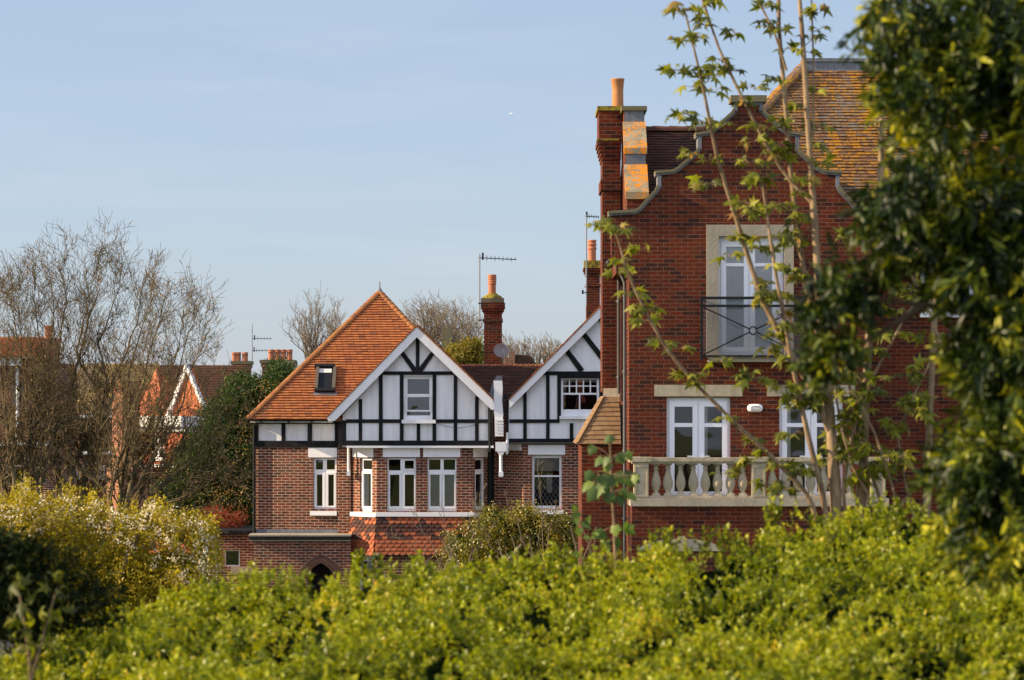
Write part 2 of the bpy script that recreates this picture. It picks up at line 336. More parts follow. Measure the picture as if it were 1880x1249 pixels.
# ------------------------------------------------------------------ facade frames: a vertical plane through two plan points given as (px, Y)
class Fr:
    def __init__(s, xa, Ya, xb, Yb):
        s.A = Vector(((xa - 940) / F * Ya, Ya)); s.B = Vector(((xb - 940) / F * Yb, Yb))
        s.u = (s.B - s.A).normalized(); s.n = Vector((s.u.y, -s.u.x))
    def st(s, px):
        k = (px - 940) / F; a, b = s.u.x, s.u.y   # A.x + t a = k w ; A.y + t b = w
        t = (k * s.A.y - s.A.x) / (a - k * b); return t, s.A.y + t * b
    def at(s, t, z, d=0):
        q = s.A + s.u * t + s.n * d; return Vector((q.x, q.y, z))
    def pt(s, px, py, d=0):
        t, w = s.st(px); return s.at(t, ZC + (HOR - py) / F * w, d)
    def rc(s, x0, y0, x1, y1):
        t0, w0 = s.st(x0); t1, w1 = s.st(x1); w = (w0 + w1) / 2
        return t0, ZC + (HOR - y1) / F * w, t1, ZC + (HOR - y0) / F * w
    def loc(s, pts): # px pts -> (t,z)
        o = []
        for x, y in pts:
            t, w = s.st(x); o.append((t, ZC + (HOR - y) / F * w))
        return o
    def box(s, mb, x0, y0, x1, y1, d0, d1, r=None):
        s.boxl(mb, s.rc(x0, y0, x1, y1), d0, d1, r)
    def boxl(s, mb, rc, d0, d1, r=None):
        t0, z0, t1, z1 = rc
        mb.hexa([s.at(t0, z0, d1), s.at(t1, z0, d1), s.at(t1, z0, d0), s.at(t0, z0, d0), s.at(t0, z1, d1), s.at(t1, z1, d1), s.at(t1, z1, d0), s.at(t0, z1, d0)], r)
    def plate(s, mb, outer, holes, d0, d1, back=True, sides=True, hole_depth=None):
        """outer/holes: lists of (t,z). Front at d1, back at d0; holes get reveals down to hole_depth"""
        loops = [outer] + holes
        fl = [p for l in loops for p in l]
        tri = tessellate_polygon([[Vector((p[0], p[1], 0)) for p in l] for l in loops])
        def tris(d, flip):
            vs = [s.at(p[0], p[1], d) for p in fl]; i = len(mb.v); mb.v += [tuple(v) for v in vs]; q = random.random()
            for t in tri:
                a, b, c = [fl[j] for j in t]
                ar = (b[0] - a[0]) * (c[1] - a[1]) - (c[0] - a[0]) * (b[1] - a[1])
                if abs(ar) < 1e-9: continue
                t = t if (ar > 0) != flip else t[::-1]
                mb.f.append(tuple(i + j for j in t)); mb.r.append(q); mb.sm.append(False)
        tris(d1, False)
        if back: tris(d0, True)
        for li, l in enumerate(loops):
            if li == 0 and not sides: continue
            dd = d0 if (li == 0 or hole_depth is None) else d1 - hole_depth
            ar = sum(l[i][0] * l[(i + 1) % len(l)][1] - l[(i + 1) % len(l)][0] * l[i][1] for i in range(len(l)))
            for i in range(len(l)):
                a, b = l[i], l[(i + 1) % len(l)]
                q = [s.at(a[0], a[1], dd), s.at(b[0], b[1], dd), s.at(b[0], b[1], d1), s.at(a[0], a[1], d1)]
                if (ar < 0) != (li > 0): q = q[::-1]
                mb.poly(q)
    def prism(s, mb, pts, d0, d1): s.plate(mb, s.loc(pts), [], d0, d1)
def rl(rc): t0, z0, t1, z1 = rc; return [(t0, z0), (t1, z0), (t1, z1), (t0, z1)]

def window(fr, parent, rect, panes, depth=.10, leaves_=(), sill=None, lintel=None, frame='upvc_white', curtain=None, blind=None,
           lead_lines=0, sillmat='paint_white', lintmat='paint_white', base=0.0, name='window', handles=(), lintd=.02, room=1.4, silld=.08):
    """a window set `depth` behind the wall face (at offset base); returns (frame object, hole loop)"""
    R0 = fr.rc(*rect); m = MB(); d = base - depth
    fr.plate(m, rl(R0), [rl(fr.rc(*p)) for p in panes], d - .05, d)
    for lf in leaves_:     # opening casements stand proud, each a rim round its own panes
        t0, z0, t1, z1 = fr.rc(*lf); ins = [fr.rc(*p) for p in panes if p[0] >= lf[0] - .1 and p[2] <= lf[2] + .1 and p[1] >= lf[1] - .1 and p[3] <= lf[3] + .1]
        fr.plate(m, rl((t0, z0, t1, z1)), [rl((a - .004, b - .004, c + .004, e + .004)) for a, b, c, e in ins], d + .002, d + .022)
    w = m.build(name, frame, parent)
    g = MB(); t0, z0, t1, z1 = R0
    g.poly([fr.at(t0 + .01, z0 + .01, d - .03), fr.at(t1 - .01, z0 + .01, d - .03), fr.at(t1 - .01, z1 - .01, d - .03), fr.at(t0 + .01, z1 - .01, d - .03)])
    g.build('pane', 'glass', w)
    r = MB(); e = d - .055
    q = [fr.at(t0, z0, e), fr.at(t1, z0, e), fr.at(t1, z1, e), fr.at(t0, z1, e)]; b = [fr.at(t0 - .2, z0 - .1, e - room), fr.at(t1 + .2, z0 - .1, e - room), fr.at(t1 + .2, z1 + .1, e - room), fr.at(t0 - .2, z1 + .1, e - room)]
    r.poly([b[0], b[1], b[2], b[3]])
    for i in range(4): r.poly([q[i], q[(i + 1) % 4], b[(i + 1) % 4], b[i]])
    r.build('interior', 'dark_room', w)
    if curtain:
        for (a0, b0, a1, b1) in curtain:
            c = MB(); t0c, z0c, t1c, z1c = fr.rc(a0, b0, a1, b1); n = max(8, int((t1c - t0c) / .025))
            vs = []
            for i in range(n + 1):
                t = t0c + (t1c - t0c) * i / n; dd = d - .041 + .004 * math.sin(i * 1.9) + .003 * math.sin(i * .7)
                vs += [fr.at(t, z0c, dd), fr.at(t, z1c, dd)]
            c.faces(vs, [(2 * i, 2 * i + 2, 2 * i + 3, 2 * i + 1) for i in range(n)], None, True)
            c.build('curtain', 'curtain', w)
    if blind:
        c = MB(); fr.box(c, *blind, d - .046, d - .036); c.build('blind', 'blind', w)
    if handles:
        h = MB()
        for (hx, hy, s_) in handles:
            p = fr.pt(hx, hy, d + .02); u3 = Vector((fr.u.x, fr.u.y, 0)); n3 = Vector((fr.n.x, fr.n.y, 0))
            h.bar(p, p + n3 * .05, .018); h.bar(p + n3 * .05, p + n3 * .05 + u3 * (.13 * s_), .018); h.bar(p - Vector((0, 0, .09)) + n3 * .004, p + Vector((0, 0, .09)) + n3 * .004, .03, .01)
        h.build('handle', 'upvc_white', w)
    if sill:
        c = MB(); fr.box(c, *sill, base - depth, base + silld); c.build('sill', sillmat, w)
    if lintel:
        c = MB(); fr.box(c, *lintel, base - .05, base + lintd); c.build('lintel', lintmat, w)
    return w
# ------------------------------------------------------------------ roof tiles on a plane (real courses)
def tiles(mb, O, U, V, poly, row=.1, w=.165, th=.014, lift=.022, scallop=False, rnd=None, jit=.003):
    O = Vector(O); U = Vector(U).normalized(); V = Vector(V).normalized(); N = U.cross(V).normalized()
    vmin = min(p[1] for p in poly); vmax = max(p[1] for p in poly); k = 0; v = vmin
    while v < vmax - .01:
        vm = min(v + row * .5, vmax - .005); xs = []
        for i in range(len(poly)):
            a, b = poly[i], poly[(i + 1) % len(poly)]
            if (a[1] <= vm) != (b[1] <= vm): xs.append(a[0] + (b[0] - a[0]) * (vm - a[1]) / (b[1] - a[1]))
        if len(xs) >= 2:
            u0, u1 = min(xs), max(xs); u = u0 - (w * .5 if k % 2 else 0) - .001
            while u < u1 - .01:
                a = max(u, u0) + .0025; b = min(u + w, u1) - .0025
                if b - a > .015:
                    j = random.uniform(-jit, jit); lf = lift + random.uniform(-.3, .5) * jit * 2; lo = v - .012 + j; hi = v + row + .02; rr = random.random() if rnd is None else rnd(a, v)
                    q = lambda x, y, h: O + U * x + V * y + N * h
                    if scallop and b - a > w * .6:
                        c = (a + b) / 2; hw = (b - a) / 2; arc = [(c + hw * math.cos(t), lo + hw * .75 - hw * .95 * math.sin(t) * .9) for t in np.linspace(math.pi, 0, 7)]
                        # arc runs left -> right along the rounded lower edge
                        top = [q(x, y, lf) for x, y in arc]; bot = [q(x, y, lf - th) for x, y in arc]
                        mb.poly(top + [q(b, hi, 0), q(a, hi, 0)], rr)
                        for i in range(6): mb.poly([bot[i], bot[i + 1], top[i + 1], top[i]], rr)
                    else:
                        A, B, C, D = q(a, lo, lf), q(b, lo, lf), q(b, hi, 0.0), q(a, hi, 0.0); dn = N * th
                        mb.poly([A, B, C, D], rr); mb.poly([A - dn, B - dn, B, A], rr)
                        mb.poly([A, D, D - dn, A - dn], rr); mb.poly([B, B - dn, C - dn, C], rr)
                u += w
        v += row; k += 1
def sheet(mb, O, U, V, poly, h=-.02):
    O = Vector(O); U = Vector(U).normalized(); V = Vector(V).normalized(); N = U.cross(V).normalized()
    mb.poly([O + U * a + V * b + N * h for a, b in poly])
def ridge_tiles(mb, a, b, rad=.11, seg=.3, up=Vector((0, 0, 1)), r=None):
    a = Vector(a); b = Vector(b); n = max(1, round((b - a).length / seg)); d = (b - a).normalized(); x = d.cross(up).normalized(); y = x.cross(d)
    for i in range(n):
        p = a + (b - a) * (i / n); q = a + (b - a) * ((i + 1) / n); vs = []
        for (pp, rr) in ((p, rad * 1.08), (q, rad * .94)):
            for t in np.linspace(0, math.pi, 7): vs.append(pp + x * math.cos(t) * rr + y * math.sin(t) * rr * .75 - y * rad * .25)
        mb.faces(vs, [(j, j + 1, j + 8, j + 7) for j in range(6)], r); mb.poly(vs[:7], r); mb.poly(vs[7:][::-1], r)
# ------------------------------------------------------------------ ground
def terr(x, y):
    z = 4.25 if y < 17 else (0 if y > 31 else 4.25 * (.5 + .5 * math.cos(math.pi * (y - 17) / 14)))
    if y > 120: z += 13.0 * (1 - math.exp(-((y - 120) / 260.0) ** 1.3)) * (1 if y < 900 else 1)
    return z
def make_ground():
    xs = sorted(set([-6000, -3000, -1500, -800, -400, -200, -120, -80] + list(range(-60, 61, 6)) + [80, 120, 200, 400, 800, 1500, 3000, 6000]))
    ys = [-60, -30, -10, 0, 8, 14, 17] + list(range(19, 32, 2)) + [35, 40, 50, 60, 70, 80, 100, 120, 140, 160, 190, 220, 260, 300, 360, 440, 560, 800, 1200, 2000, 4000, 9000]
    V = [(x, y, terr(x, y)) for y in ys for x in xs]; n = len(xs); m = MB()
    m.faces(V, [(j * n + i, j * n + i + 1, (j + 1) * n + i + 1, (j + 1) * n + i) for j in range(len(ys) - 1) for i in range(n - 1)], None, True)
    m.build('ground', 'grass_ground', kind='structure')
    r = MB(); r.poly([(-60, 60.2, .004), (60, 60.2, .004), (60, 65.8, .004), (-60, 65.8, .004)]); r.build('road', 'asphalt', kind='structure')
    p = MB(); p.box((-60, 65.8, -.1), (60, 67.0, .12)); p.build('pavement', 'concrete', kind='structure')
make_ground()
GY = lambda Y: HOR + ZC * F / Y      # picture row of the ground at distance Y
YL = 69.0; YG = 68.2; YB = 68.28
# ================================================================== half-timbered house with the orange pyramid roof
HA = thing('half_timbered_house', 'half timbered brick house with tall orange pyramid roof, roof window and tiled bay', 'house', (P(690, 0, YL).x, YL + 2, 0))
wing = Fr(470, YL + .28, 645, YL); gab = Fr(600, YG, 910, YG); bayL = Fr(645, YL, 692, YB); bayF = Fr(692, YB, 868, YB); bayR = Fr(868, YB, 900, YL)
m = MB()
W1 = (575, 841, 618, 935)
wing.plate(m, wing.loc([(469, 1170), (648, 1170), (648, 821), (469, 821)]), [rl(wing.rc(*W1))], -.3, 0, hole_depth=.2)
wing.box(m, 621, 821, 645, 1000, 0, .07)
xl = P(469, 0, YL + .28).x; xr = P(925, 0, YL).x
m.box((xl, YL + .55, 0), (xl + .3, YL + 7, 5.6)); m.box((xl, YL + 7, 0), (xr, YL + 7.3, 5.6)); m.box((xr - .3, YL + .2, 0), (xr, YL + 7, 5.6))
flat = Fr(868, YL + .02, 930, YL + .02); flat.box(m, 868, 760, 930, 1170, -.3, 0)
m.build('wall', 'brick_brown', HA)
window(wing, HA, W1, [(579, 844.5, 592, 862.5), (599, 844.5, 614, 862.5), (581, 872, 591, 929), (602, 872, 612, 929)], .07, [(577, 868, 596, 932), (597, 868, 616, 932)], (570, 938.5, 619, 946.5), (566, 822.5, 619, 840), 'paint_white')
m = MB(); wing.plate(m, wing.loc([(469, 821), (648, 821), (648, 765), (469, 765)]), [], -.3, -.02); m.build('plaster_panel', 'render_white', HA)
m = MB()
wing.box(m, 469, 774, 646, 778.5, -.01, .035); wing.box(m, 468, 809.5, 646, 821, -.01, .04)
for a, b in ((469, 474.5), (517, 524), (565, 573), (615, 623)): wing.box(m, a, 778.5, b, 809.5, -.01, .035)
wing.box(m, 623, 774, 634, 821, -.01, .2)  # black board drawn in place of the shaded recess beside the gable post
m.build('timber_framing', 'timber_black', HA)
m = MB(); wing.box(m, 462, 770.5, 612, 776, -.1, .16); m.build('fascia', 'paint_white', HA)
m = MB(); a = wing.pt(456, 770, .27); b = wing.pt(606, 770, .27); m.tube([a, b], .055, 8)
for q in (482, 533, 576): p = wing.pt(q, 771, .27); m.box((p.x - .02, p.y - .07, p.z - .10), (p.x + .02, p.y + .1, p.z + .03))
m.build('gutter', 'metal_black', HA)
m = MB(); p = wing.pt(467.5, 0, .06); m.tube([(p.x, p.y, ZC - .45), (p.x, p.y, 2.6)], .04, 8); m.build('downpipe', 'metal_black', HA)
# porch with the pointed brick arch
por = Fr(465, 68.35, 643, 68.35); m = MB()
arch = [(565, 1170), (565, 1060), (567, 1052), (574, 1043), (584, 1036), (589, 1034), (594, 1036), (604, 1043), (611, 1052), (613, 1060), (613, 1170)]
por.plate(m, por.loc([(465, 1170), (644, 1170), (644, 992), (465, 992)]), [por.loc(arch)], -.5, 0); m.build('porch', 'brick_brown', HA)
m = MB(); inner = arch[1:-1]; cx, cy = 589, 1062
outer = [(cx + (x - cx) * 1.75, cy + (y - cy) * 1.62) for x, y in inner]
N = 26
def along(pl, t):
    d = [0]
    for i in range(len(pl) - 1): d.append(d[-1] + math.dist(pl[i], pl[i + 1]))
    s = t * d[-1]
    for i in range(len(pl) - 1):
        if s <= d[i + 1] + 1e-9:
            f = (s - d[i]) / (d[i + 1] - d[i]); return (pl[i][0] + (pl[i + 1][0] - pl[i][0]) * f, pl[i][1] + (pl[i + 1][1] - pl[i][1]) * f)
    return pl[-1]
mo = MB(); por.plate(mo, por.loc(inner + outer[::-1]), [], 0, .012)
for i in range(N):
    for lo, hi in ((.03, .47), (.53, .97)):
        q = []
        for t, e in ((i + .08, lo), (i + .92, lo), (i + .92, hi), (i + .08, hi)):
            a = along(inner, t / N); b = along(outer, t / N); q.append((a[0] + (b[0] - a[0]) * e, a[1] + (b[1] - a[1]) * e))
        por.plate(m, por.loc(q), [], .01, .035)
ar = mo.build('arch', 'stone_pale', HA); k = plain('arch_brick', (.10, .045, .035), .9, .3, 9); m.build('voussoir', 'arch_brick', ar)
m = MB(); por.box(m, 560, 1030, 622, 1170, -.62, -.52); m.build('door', 'timber_black', HA, label='dark door in the pointed brick arch')
m = MB(); wing.box(m, 468, 972, 645, 979.5, 0, .03); m.build('lead_flashing', 'lead', HA); m = MB(); por.box(m, 457, 981.5, 645, 984.5, -.7, .10); m.build('porch_roof', 'stone', HA); m = MB(); por.box(m, 459, 985, 645, 991, -.2, .13); m.build('gutter', 'timber_black', HA)
m = MB(); por.box(m, 458, 990.5, 644, 993.5, -.1, .10); m.build('porch_cornice', 'stone', HA)
# main pyramid roof
ye = 68.74; ax, ay = P(697, 0, 72.15).x, 72.15; apex = P(697, 536, 72.15); ze = P(455, 770, ye).z; xL = P(455, 0, ye).x; xR = 2 * ax - xL
m = MB(); rise = apex.z - ze; run = ay - ye; sl_ = math.hypot(rise, run); yb_ = 2 * ay - ye
Vf = Vector((0, run, rise)).normalized()
poly = [(0, 0), (xR - xL, 0), (ax - xL, sl_)]
tiles(m, (xL, ye, ze), (1, 0, 0), Vf, poly, .098, .17, .032, .046, jit=.005)
sheet(m, (xL, ye, ze), (1, 0, 0), Vf, poly)
rr = apex.x - xL; Vl = Vector((rr, 0, rise)).normalized(); ll = math.hypot(rr, rise)
pl = [(0, 0), (yb_ - ye, 0), (ay - ye, ll)]
tiles(m, (xR, ye, ze), (0, 1, 0), Vector((-rr, 0, rise)), pl, .098, .17, .016, .024); sheet(m, (xR, ye, ze), (0, 1, 0), Vector((-rr, 0, rise)), pl)
sheet(m, (xL, yb_, ze), (0, -1, 0), Vl, pl); sheet(m, (xR, yb_, ze), (-1, 0, 0), Vector((0, -run, rise)), [(0, 0), (xR - xL, 0), (xR - ax, sl_)])
tiles(m, (xL, yb_, ze), (0, -1, 0), Vl, pl, .098, .17, .016, .024)
roofA = m.build('roof', 'tile_orange', HA)
m = MB(); ridge_tiles(m, (xL, ye, ze + .03), apex + Vector((0, 0, .02)), .10, .165); ridge_tiles(m, (xR, ye, ze + .03), apex + Vector((0, 0, .02)), .10, .165)
ridge_tiles(m, (xL, yb_, ze + .03), apex + Vector((0, 0, .02)), .10, .165)
m.build('hip_tiles', 'tile_hip', roofA)
m = MB(); m.lathe(apex + Vector((0, 0, -.02)), [(.11, 0), (.07, .08), (.025, .13), (.018, .28), (.004, .33)], 8); m.build('finial', 'lead', roofA)
# gable
m = MB(); WG = (741, 691, 794, 768)
gab.plate(m, gab.loc([(629, 820), (629, 762), (767, 614), (904, 750), (904, 820)]), [rl(gab.rc(*WG))], -1.0, 0, hole_depth=.15)
m.build('plaster_panel', 'render_white', HA, label='white gable panel with black timbers')
T = MB(); tb = lambda x0, y0, x1, y1: gab.box(T, x0, y0, x1, y1, 0, .032)
tb(698, 682, 836, 688.5); tb(763.5, 620, 770, 682)
gab.prism(T, [(735, 650), (741, 645.5), (765, 677), (762, 682), (757, 682)], 0, .03); gab.prism(T, [(792, 645.5), (797.5, 650), (776, 682), (771, 682), (768, 677)], 0, .03)
for x0, x1, y0, y1 in ((629, 635.5, 772, 809), (658.6, 665, 733, 809), (695.6, 702.6, 688.5, 809), (734, 741, 688.5, 809), (794, 801, 688.5, 809), (833, 839.5, 688.5, 809), (872, 879, 728, 809), (765, 771.5, 777, 809), (896, 904, 748, 809)): tb(x0, y0, x1, y1)
for a, b in ((635.5, 658.6), (665, 695.6), (702.6, 734), (801, 833), (839.5, 872), (879, 896)): tb(a, 770, b, 776.6)
tb(628, 809, 904, 818.5); T.build('timber_framing', 'timber_black', HA)
m = MB(); gab.box(m, 636, 818.6, 906, 822.5, -.75, .06); m.build('jetty_board', 'paint_white', HA)
window(gab, HA, WG, [(748, 696, 788, 723.5), (748, 729.5, 788, 753), (747, 756, 789.5, 763)], .07, [(744, 726.5, 791.5, 756)], (738, 771, 800, 777.5), None, 'paint_white', silld=.12, room=.45)
m = MB()
gab.prism(m, [(601, 766.5), (766, 599.5), (766, 620), (621, 768), (615, 773), (604, 773)], .2, .245); gab.prism(m, [(766, 599.5), (905, 734), (908, 752), (903, 753), (766, 620)], .2, .245)
m.build('bargeboard', 'paint_white', HA)
def gable_roof(parent, fr, L_, A_, R_, d1, d0, mat='tile_orange', name='gable_roof', up=4):
    """tiled slopes either side of a ridge running away from the street; L_, A_, R_ are px points on the frame plane"""
    m = MB()
    for (a, b, s) in ((L_, A_, 1), (R_, A_, -1)):
        p = fr.pt(*a, 0); q = fr.pt(*b, 0); V = Vector((q.x - p.x, 0, q.z - p.z)); n = V.length; V.normalize()
        O = Vector((p.x, p.y - (d1 if s == -1 else d0), p.z))
        # U must make the normal point up
        U = Vector((0, 1, 0)) if s == -1 else Vector((0, -1, 0)); ln = d1 - d0
        pol = [(0, 0), (ln, 0), (ln, n), (0, n)]
        tiles(m, O, U, V, pol, .098, .17, .016, .026, jit=.006); sheet(m, O, U, V, pol, -.015)
    g = m.build(name, mat, parent); r = MB(); q = fr.pt(*A_, 0)
    ridge_tiles(r, (q.x, q.y - d1 + .02, q.z - .01), (q.x, q.y - d0, q.z - .01), .075, .3); r.build('ridge_tiles', mat, g); return g
gable_roof(HA, gab, (600, 767), (766, 599), (906, 733), .27, -3.8)
# bay walls
def bay_wall(fr, x0, x1, holes, ytop, ybot, parent, name='bay_wall'):
    m = MB(); fr.plate(m, fr.loc([(x0, ybot), (x1, ybot), (x1, ytop), (x0, ytop)]), [rl(fr.rc(*h)) for h in holes], -.25, 0, hole_depth=.16); return m.build(name, 'brick_brown', parent)
WL = (661, 841, 683, 939.5); Wa = (711, 841, 764, 939); Wb = (785, 841, 838, 939); WR = (872, 841, 891, 937); WLow = (657, 1026, 684, 1110)
bay_wall(bayL, 645, 692, [WL, WLow], 821, 1170, HA); bay_wall(bayF, 692, 868, [Wa, Wb], 821, 1170, HA); bay_wall(bayR, 868, 900, [WR], 821, 1170, HA)
window(bayL, HA, WL, [(664, 845, 680, 862), (665, 870, 679, 930)], .06, [(662, 866, 682, 934)], None, (648, 823, 686, 839.5), 'paint_white', curtain=[(662, 866, 672, 934)])
window(bayF, HA, Wa, [(713.5, 844, 735, 864), (743, 846, 759.5, 861), (716, 872, 733, 930), (743, 872, 760, 930)], .06, [(740, 842.5, 762, 864), (713, 868, 737, 934), (738.5, 868, 762.5, 934)], None, (703, 822.5, 771, 839.5), 'paint_white')
window(bayF, HA, Wb, [(787.5, 844, 808.5, 863), (814.5, 844, 835.5, 863), (790, 872, 807, 930), (816, 872, 834, 930)], .06, [(787, 868, 811, 934), (812.5, 868, 836.5, 934)], None, (777, 822.5, 845, 839.5), 'paint_white', curtain=[(786, 866, 837, 934)])
window(bayR, HA, WR, [(875, 845, 888, 862), (875.5, 871, 887.5, 930)], .06, [(873, 867, 890, 934)], None, (869, 823, 898, 839.5), 'paint_white')
window(bayL, HA, WLow, [(661, 1031, 681, 1110)], .06, [], None, (653, 1019, 688, 1026), 'paint_white', curtain=[(668, 1028, 682, 1110)])
m = MB(); bayL.box(m, 643, 941, 692.4, 948.5, -.1, .07); bayF.box(m, 690.6, 941, 869.8, 948.4, -.1, .075); bayR.box(m, 868, 941, 902, 948.3, -.1, .07); m.build('bay_sill', 'paint_white', HA)
m = MB()
for fr, x0, x1, e0, e1 in ((bayL, 645, 692, .16, .07), (bayF, 692, 868, .07, .07), (bayR, 868, 900, .07, .16)):
    t0, z0, t1, z1 = fr.rc(x0, 948.5, x1, 1018); O = fr.at(t0 - e0 * .4, z0, .17); top = fr.at(t0 - e0 * .4, z1, .015); Vv = top - O; n = Vv.length
    ln = t1 - t0 + e0 * .4 + e1 * .4; pol = [(-e0 * .3, 0), (ln + e1 * .3, 0), (ln, n), (0, n)]
    def rn(a, v, n=n):
        f = v / n; band = (.52 < f < .86); g = noise.noise(Vector((a * 1.3 + fr.A.x * 3, v * 2.2, 4.0))); return random.uniform(.86, 1) if (f > .34 and f < .93 and random.random() < .42 + g * .9) else random.uniform(0, .45)
    tiles(m, O, Vector((fr.u.x, fr.u.y, 0)), Vv, pol, .105, .165, .018, .03, True, rn); sheet(m, O, Vector((fr.u.x, fr.u.y, 0)), Vv, pol, -.01)
m.build('tile_hung_skirt', 'tile_skirt', HA)
m = MB(); bayL.box(m, 643, 1017, 692.5, 1020, -.1, .2); bayF.box(m, 691, 1017, 869, 1020.2, -.1, .2); m.build('skirt_board', 'timber_black', HA)
m = MB()
m.tube([P(640, 823, YL - .2), P(640, 866, YL - .2)], .038, 8); m.box(P(636.5, 874, YL - .28), P(643.5, 865, YL - .12)); m.build('corner_bracket', 'paint_white', HA)
# boxed downpipe and hoppers in the valley
m = MB(); yv = YG - .22
pts = [(906, 699), (922, 699), (923, 715), (921.5, 735), (924, 760), (923, 770), (924, 800), (909, 800), (908, 768), (906, 745), (907, 720)]
vf = Fr(900, yv, 940, yv); vf.prism(m, pts, -.22, 0)
for q in range(6): vf.box(m, 908 + q * .1, 770 + q * 5.6, 924.5, 773.4 + q * 5.6, 0, .03)
vf.box(m, 909.5, 812, 930, 829, -.3, 0); vf.prism(m, [(912, 829), (927, 829), (922.5, 836), (917, 836)], -.2, -.01)
m.tube([P(919.6, 834, yv + .1), P(919.6, 868, yv + .1)], .046, 8); m.box(P(915.5, 875.5, yv), P(924, 866, yv + .2)); m.build('downpipe', 'paint_white', HA, label='bulky white downpipe box between the two gables')
m = MB(); m.tube([P(901, 742, YG - .06), P(899, 760, YG - .06), P(899.5, 830, YG - .06)], .022, 6); m.tube([P(897.5, 770, YG - .05), P(898, 830, YG - .05)], .018, 6)
m.tube([P(899.5, 826, YL - .1), P(899.5, 1000, YL - .1)], .07, 8); m.tube([P(905, 826, YL - .05), P(905, 990, YL - .05)], .03, 8)
m.tube([P(802, 777, YG - .05), P(818, 783, YG - .06), P(840, 786, YG - .06), P(862, 783, YG - .06), P(880, 778, YG - .05)], .006, 4); m.build('cable', 'metal_black', HA)
m = MB(); fl = Fr(880, YG + .6, 935, YG + .6); fl.prism(m, [(895, 735), (905, 700), (912, 690), (922, 690), (924, 740), (900, 750)], -.1, 0); m.build('lead_flashing', 'lead', HA); m = MB(); fl.prism(m, [(897, 728), (909, 724), (908, 742)], .5, .75); m.build('lead_flashing', 'lead', HA)
# chimney of this house
def chimney(parent, x0, x1, ytop, ybot, Y, dep, mat, cap='moss', capmat=None, bands=(), corb=3, cx=None):
    m = MB(); f = Fr(x0, Y, x1, Y); w = sz(1, Y)
    f.box(m, x0, ytop, x1, ybot, -dep, 0)
    for b0, b1, e in bands: f.box(m, x0 - e / w, b0, x1 + e / w, b1, -dep - e, e)
    s = m.build('chimney', mat, parent); return s, f
chA, f = chimney(HA, 888.5, 921.5, 556, 760, 74.0, .9, 'brick_brown', bands=((585, 591, .025), (571, 574, .03), (566, 571, .06), (556, 566, .09)))
MATS_fix = chA.data.materials; MATS_fix[0] = MATS['brick_red']
m = MB(); a = P(883, 555.5, 73.9); b = P(925.5, 550, 74.95); m.box(a, b); ca = m.build('chimney_cap', 'stone_moss', chA)
m = MB(); c = P(904, 550, 74.4); m.lathe(c + Vector((0, 0, -.02)), [(.30, 0), (.29, .10), (.15, .17), (.13, .2)], 10); m.build('flaunching', 'moss', chA)
def pot(parent, px, ytop, ybot, Y, r, rings=(), mat='terracotta', flare=1.0, sq=False):
    m = MB(); z0 = P(px, ybot, Y); h = sz(ybot - ytop, Y); pr = [(r, -.03), (r * .95, h * .55)]
    for a in rings: pr += [(r * .98, h * (a - .03)), (r * 1.14, h * (a - .01)), (r * 1.14, h * (a + .02)), (r * .98, h * (a + .04))]
    pr += [(r * flare, h * .93), (r * flare * 1.08, h * .95), (r * flare * 1.08, h), (r * .8, h), (r * .75, h - .1)]
    m.lathe(z0, pr, 16); return m.build('chimney_pot', mat, parent)
pot(chA, 903.5, 504.5, 546, 74.4, .115, (.6, .7, .8, .88), flare=1.0)
# rear roof between the gables
m = MB(); O = P(840, 775, 69.6); O.x = P(800, 0, 70).x; rz = P(900, 671, 73.1); Vv = Vector((0, rz.y - O.y, rz.z - O.z)); n = Vv.length; ln = P(1330, 0, 70).x - O.x
tiles(m, O, (1, 0, 0), Vv, [(0, 0), (ln, 0), (ln, n), (0, n)], .1, .17, .016, .024); sheet(m, O, (1, 0, 0), Vv, [(0, 0), (ln, 0), (ln, n), (0, n)], -.02)
m.box((O.x, 73.1, 0), (O.x + ln, 73.3, rz.z - .05))
m.build('rear_roof', 'tile_dark', HA)
m = MB(); x = O.x
while x < O.x + ln:
    m.poly([(x, 73.0, rz.z - .02), (x + .10, 73.0, rz.z - .02), (x + .05, 73.0, rz.z + .075)]); m.poly([(x, 73.02, rz.z - .02), (x + .10, 73.02, rz.z - .02), (x + .05, 73.02, rz.z + .075)]); x += .12
ridge_tiles(m, (O.x, 73.12, rz.z - .02), (O.x + ln, 73.12, rz.z - .02), .09, .3); m.build('ridge_tiles', 'terracotta', HA)
# roof window on the slope
roofn = Vector((1, 0, 0)).cross(Vf)
def onroof(px, py, h=0):
    o = Vector((0, 0, ZC)); d = Vector(((px - 940) / F, 1, (HOR - py) / F)); t = (Vector((xL, ye, ze)) - o).dot(roofn) / d.dot(roofn); return o + d * t + roofn * h
SKY = thing('roof_window', 'small dark framed roof window on the orange tiled slope', 'skylight', onroof(597, 699))
def slope_rect(mb, x0, y0, x1, y1, h0, h1):
    a, b, c, d = [onroof(*q) for q in ((x0, y1), (x1, y1), (x1, y0), (x0, y0))]; U = Vector((1, 0, 0)); b = a + U * (b - a).dot(U); Vd = (d - a).dot(Vf); d = a + Vf * Vd; c = b + Vf * Vd
    mb.hexa([q + roofn * h0 for q in (a, b, c, d)] + [q + roofn * h1 for q in (a, b, c, d)])
for (x0, y0, x1, y1, mt, nm) in ((578, 679, 583.5, 720, 'window_wood', 'frame'), (609.5, 679, 615.5, 720, 'window_wood', 'frame'), (578, 674.5, 615.5, 679, 'metal_black', 'hood'), (578, 717.5, 615.5, 723, 'metal_black', 'frame')):
    m = MB(); slope_rect(m, x0, y0, x1, y1, -.02, .17 - .04 if nm != 'hood' else .15); m.build(nm, mt, SKY)
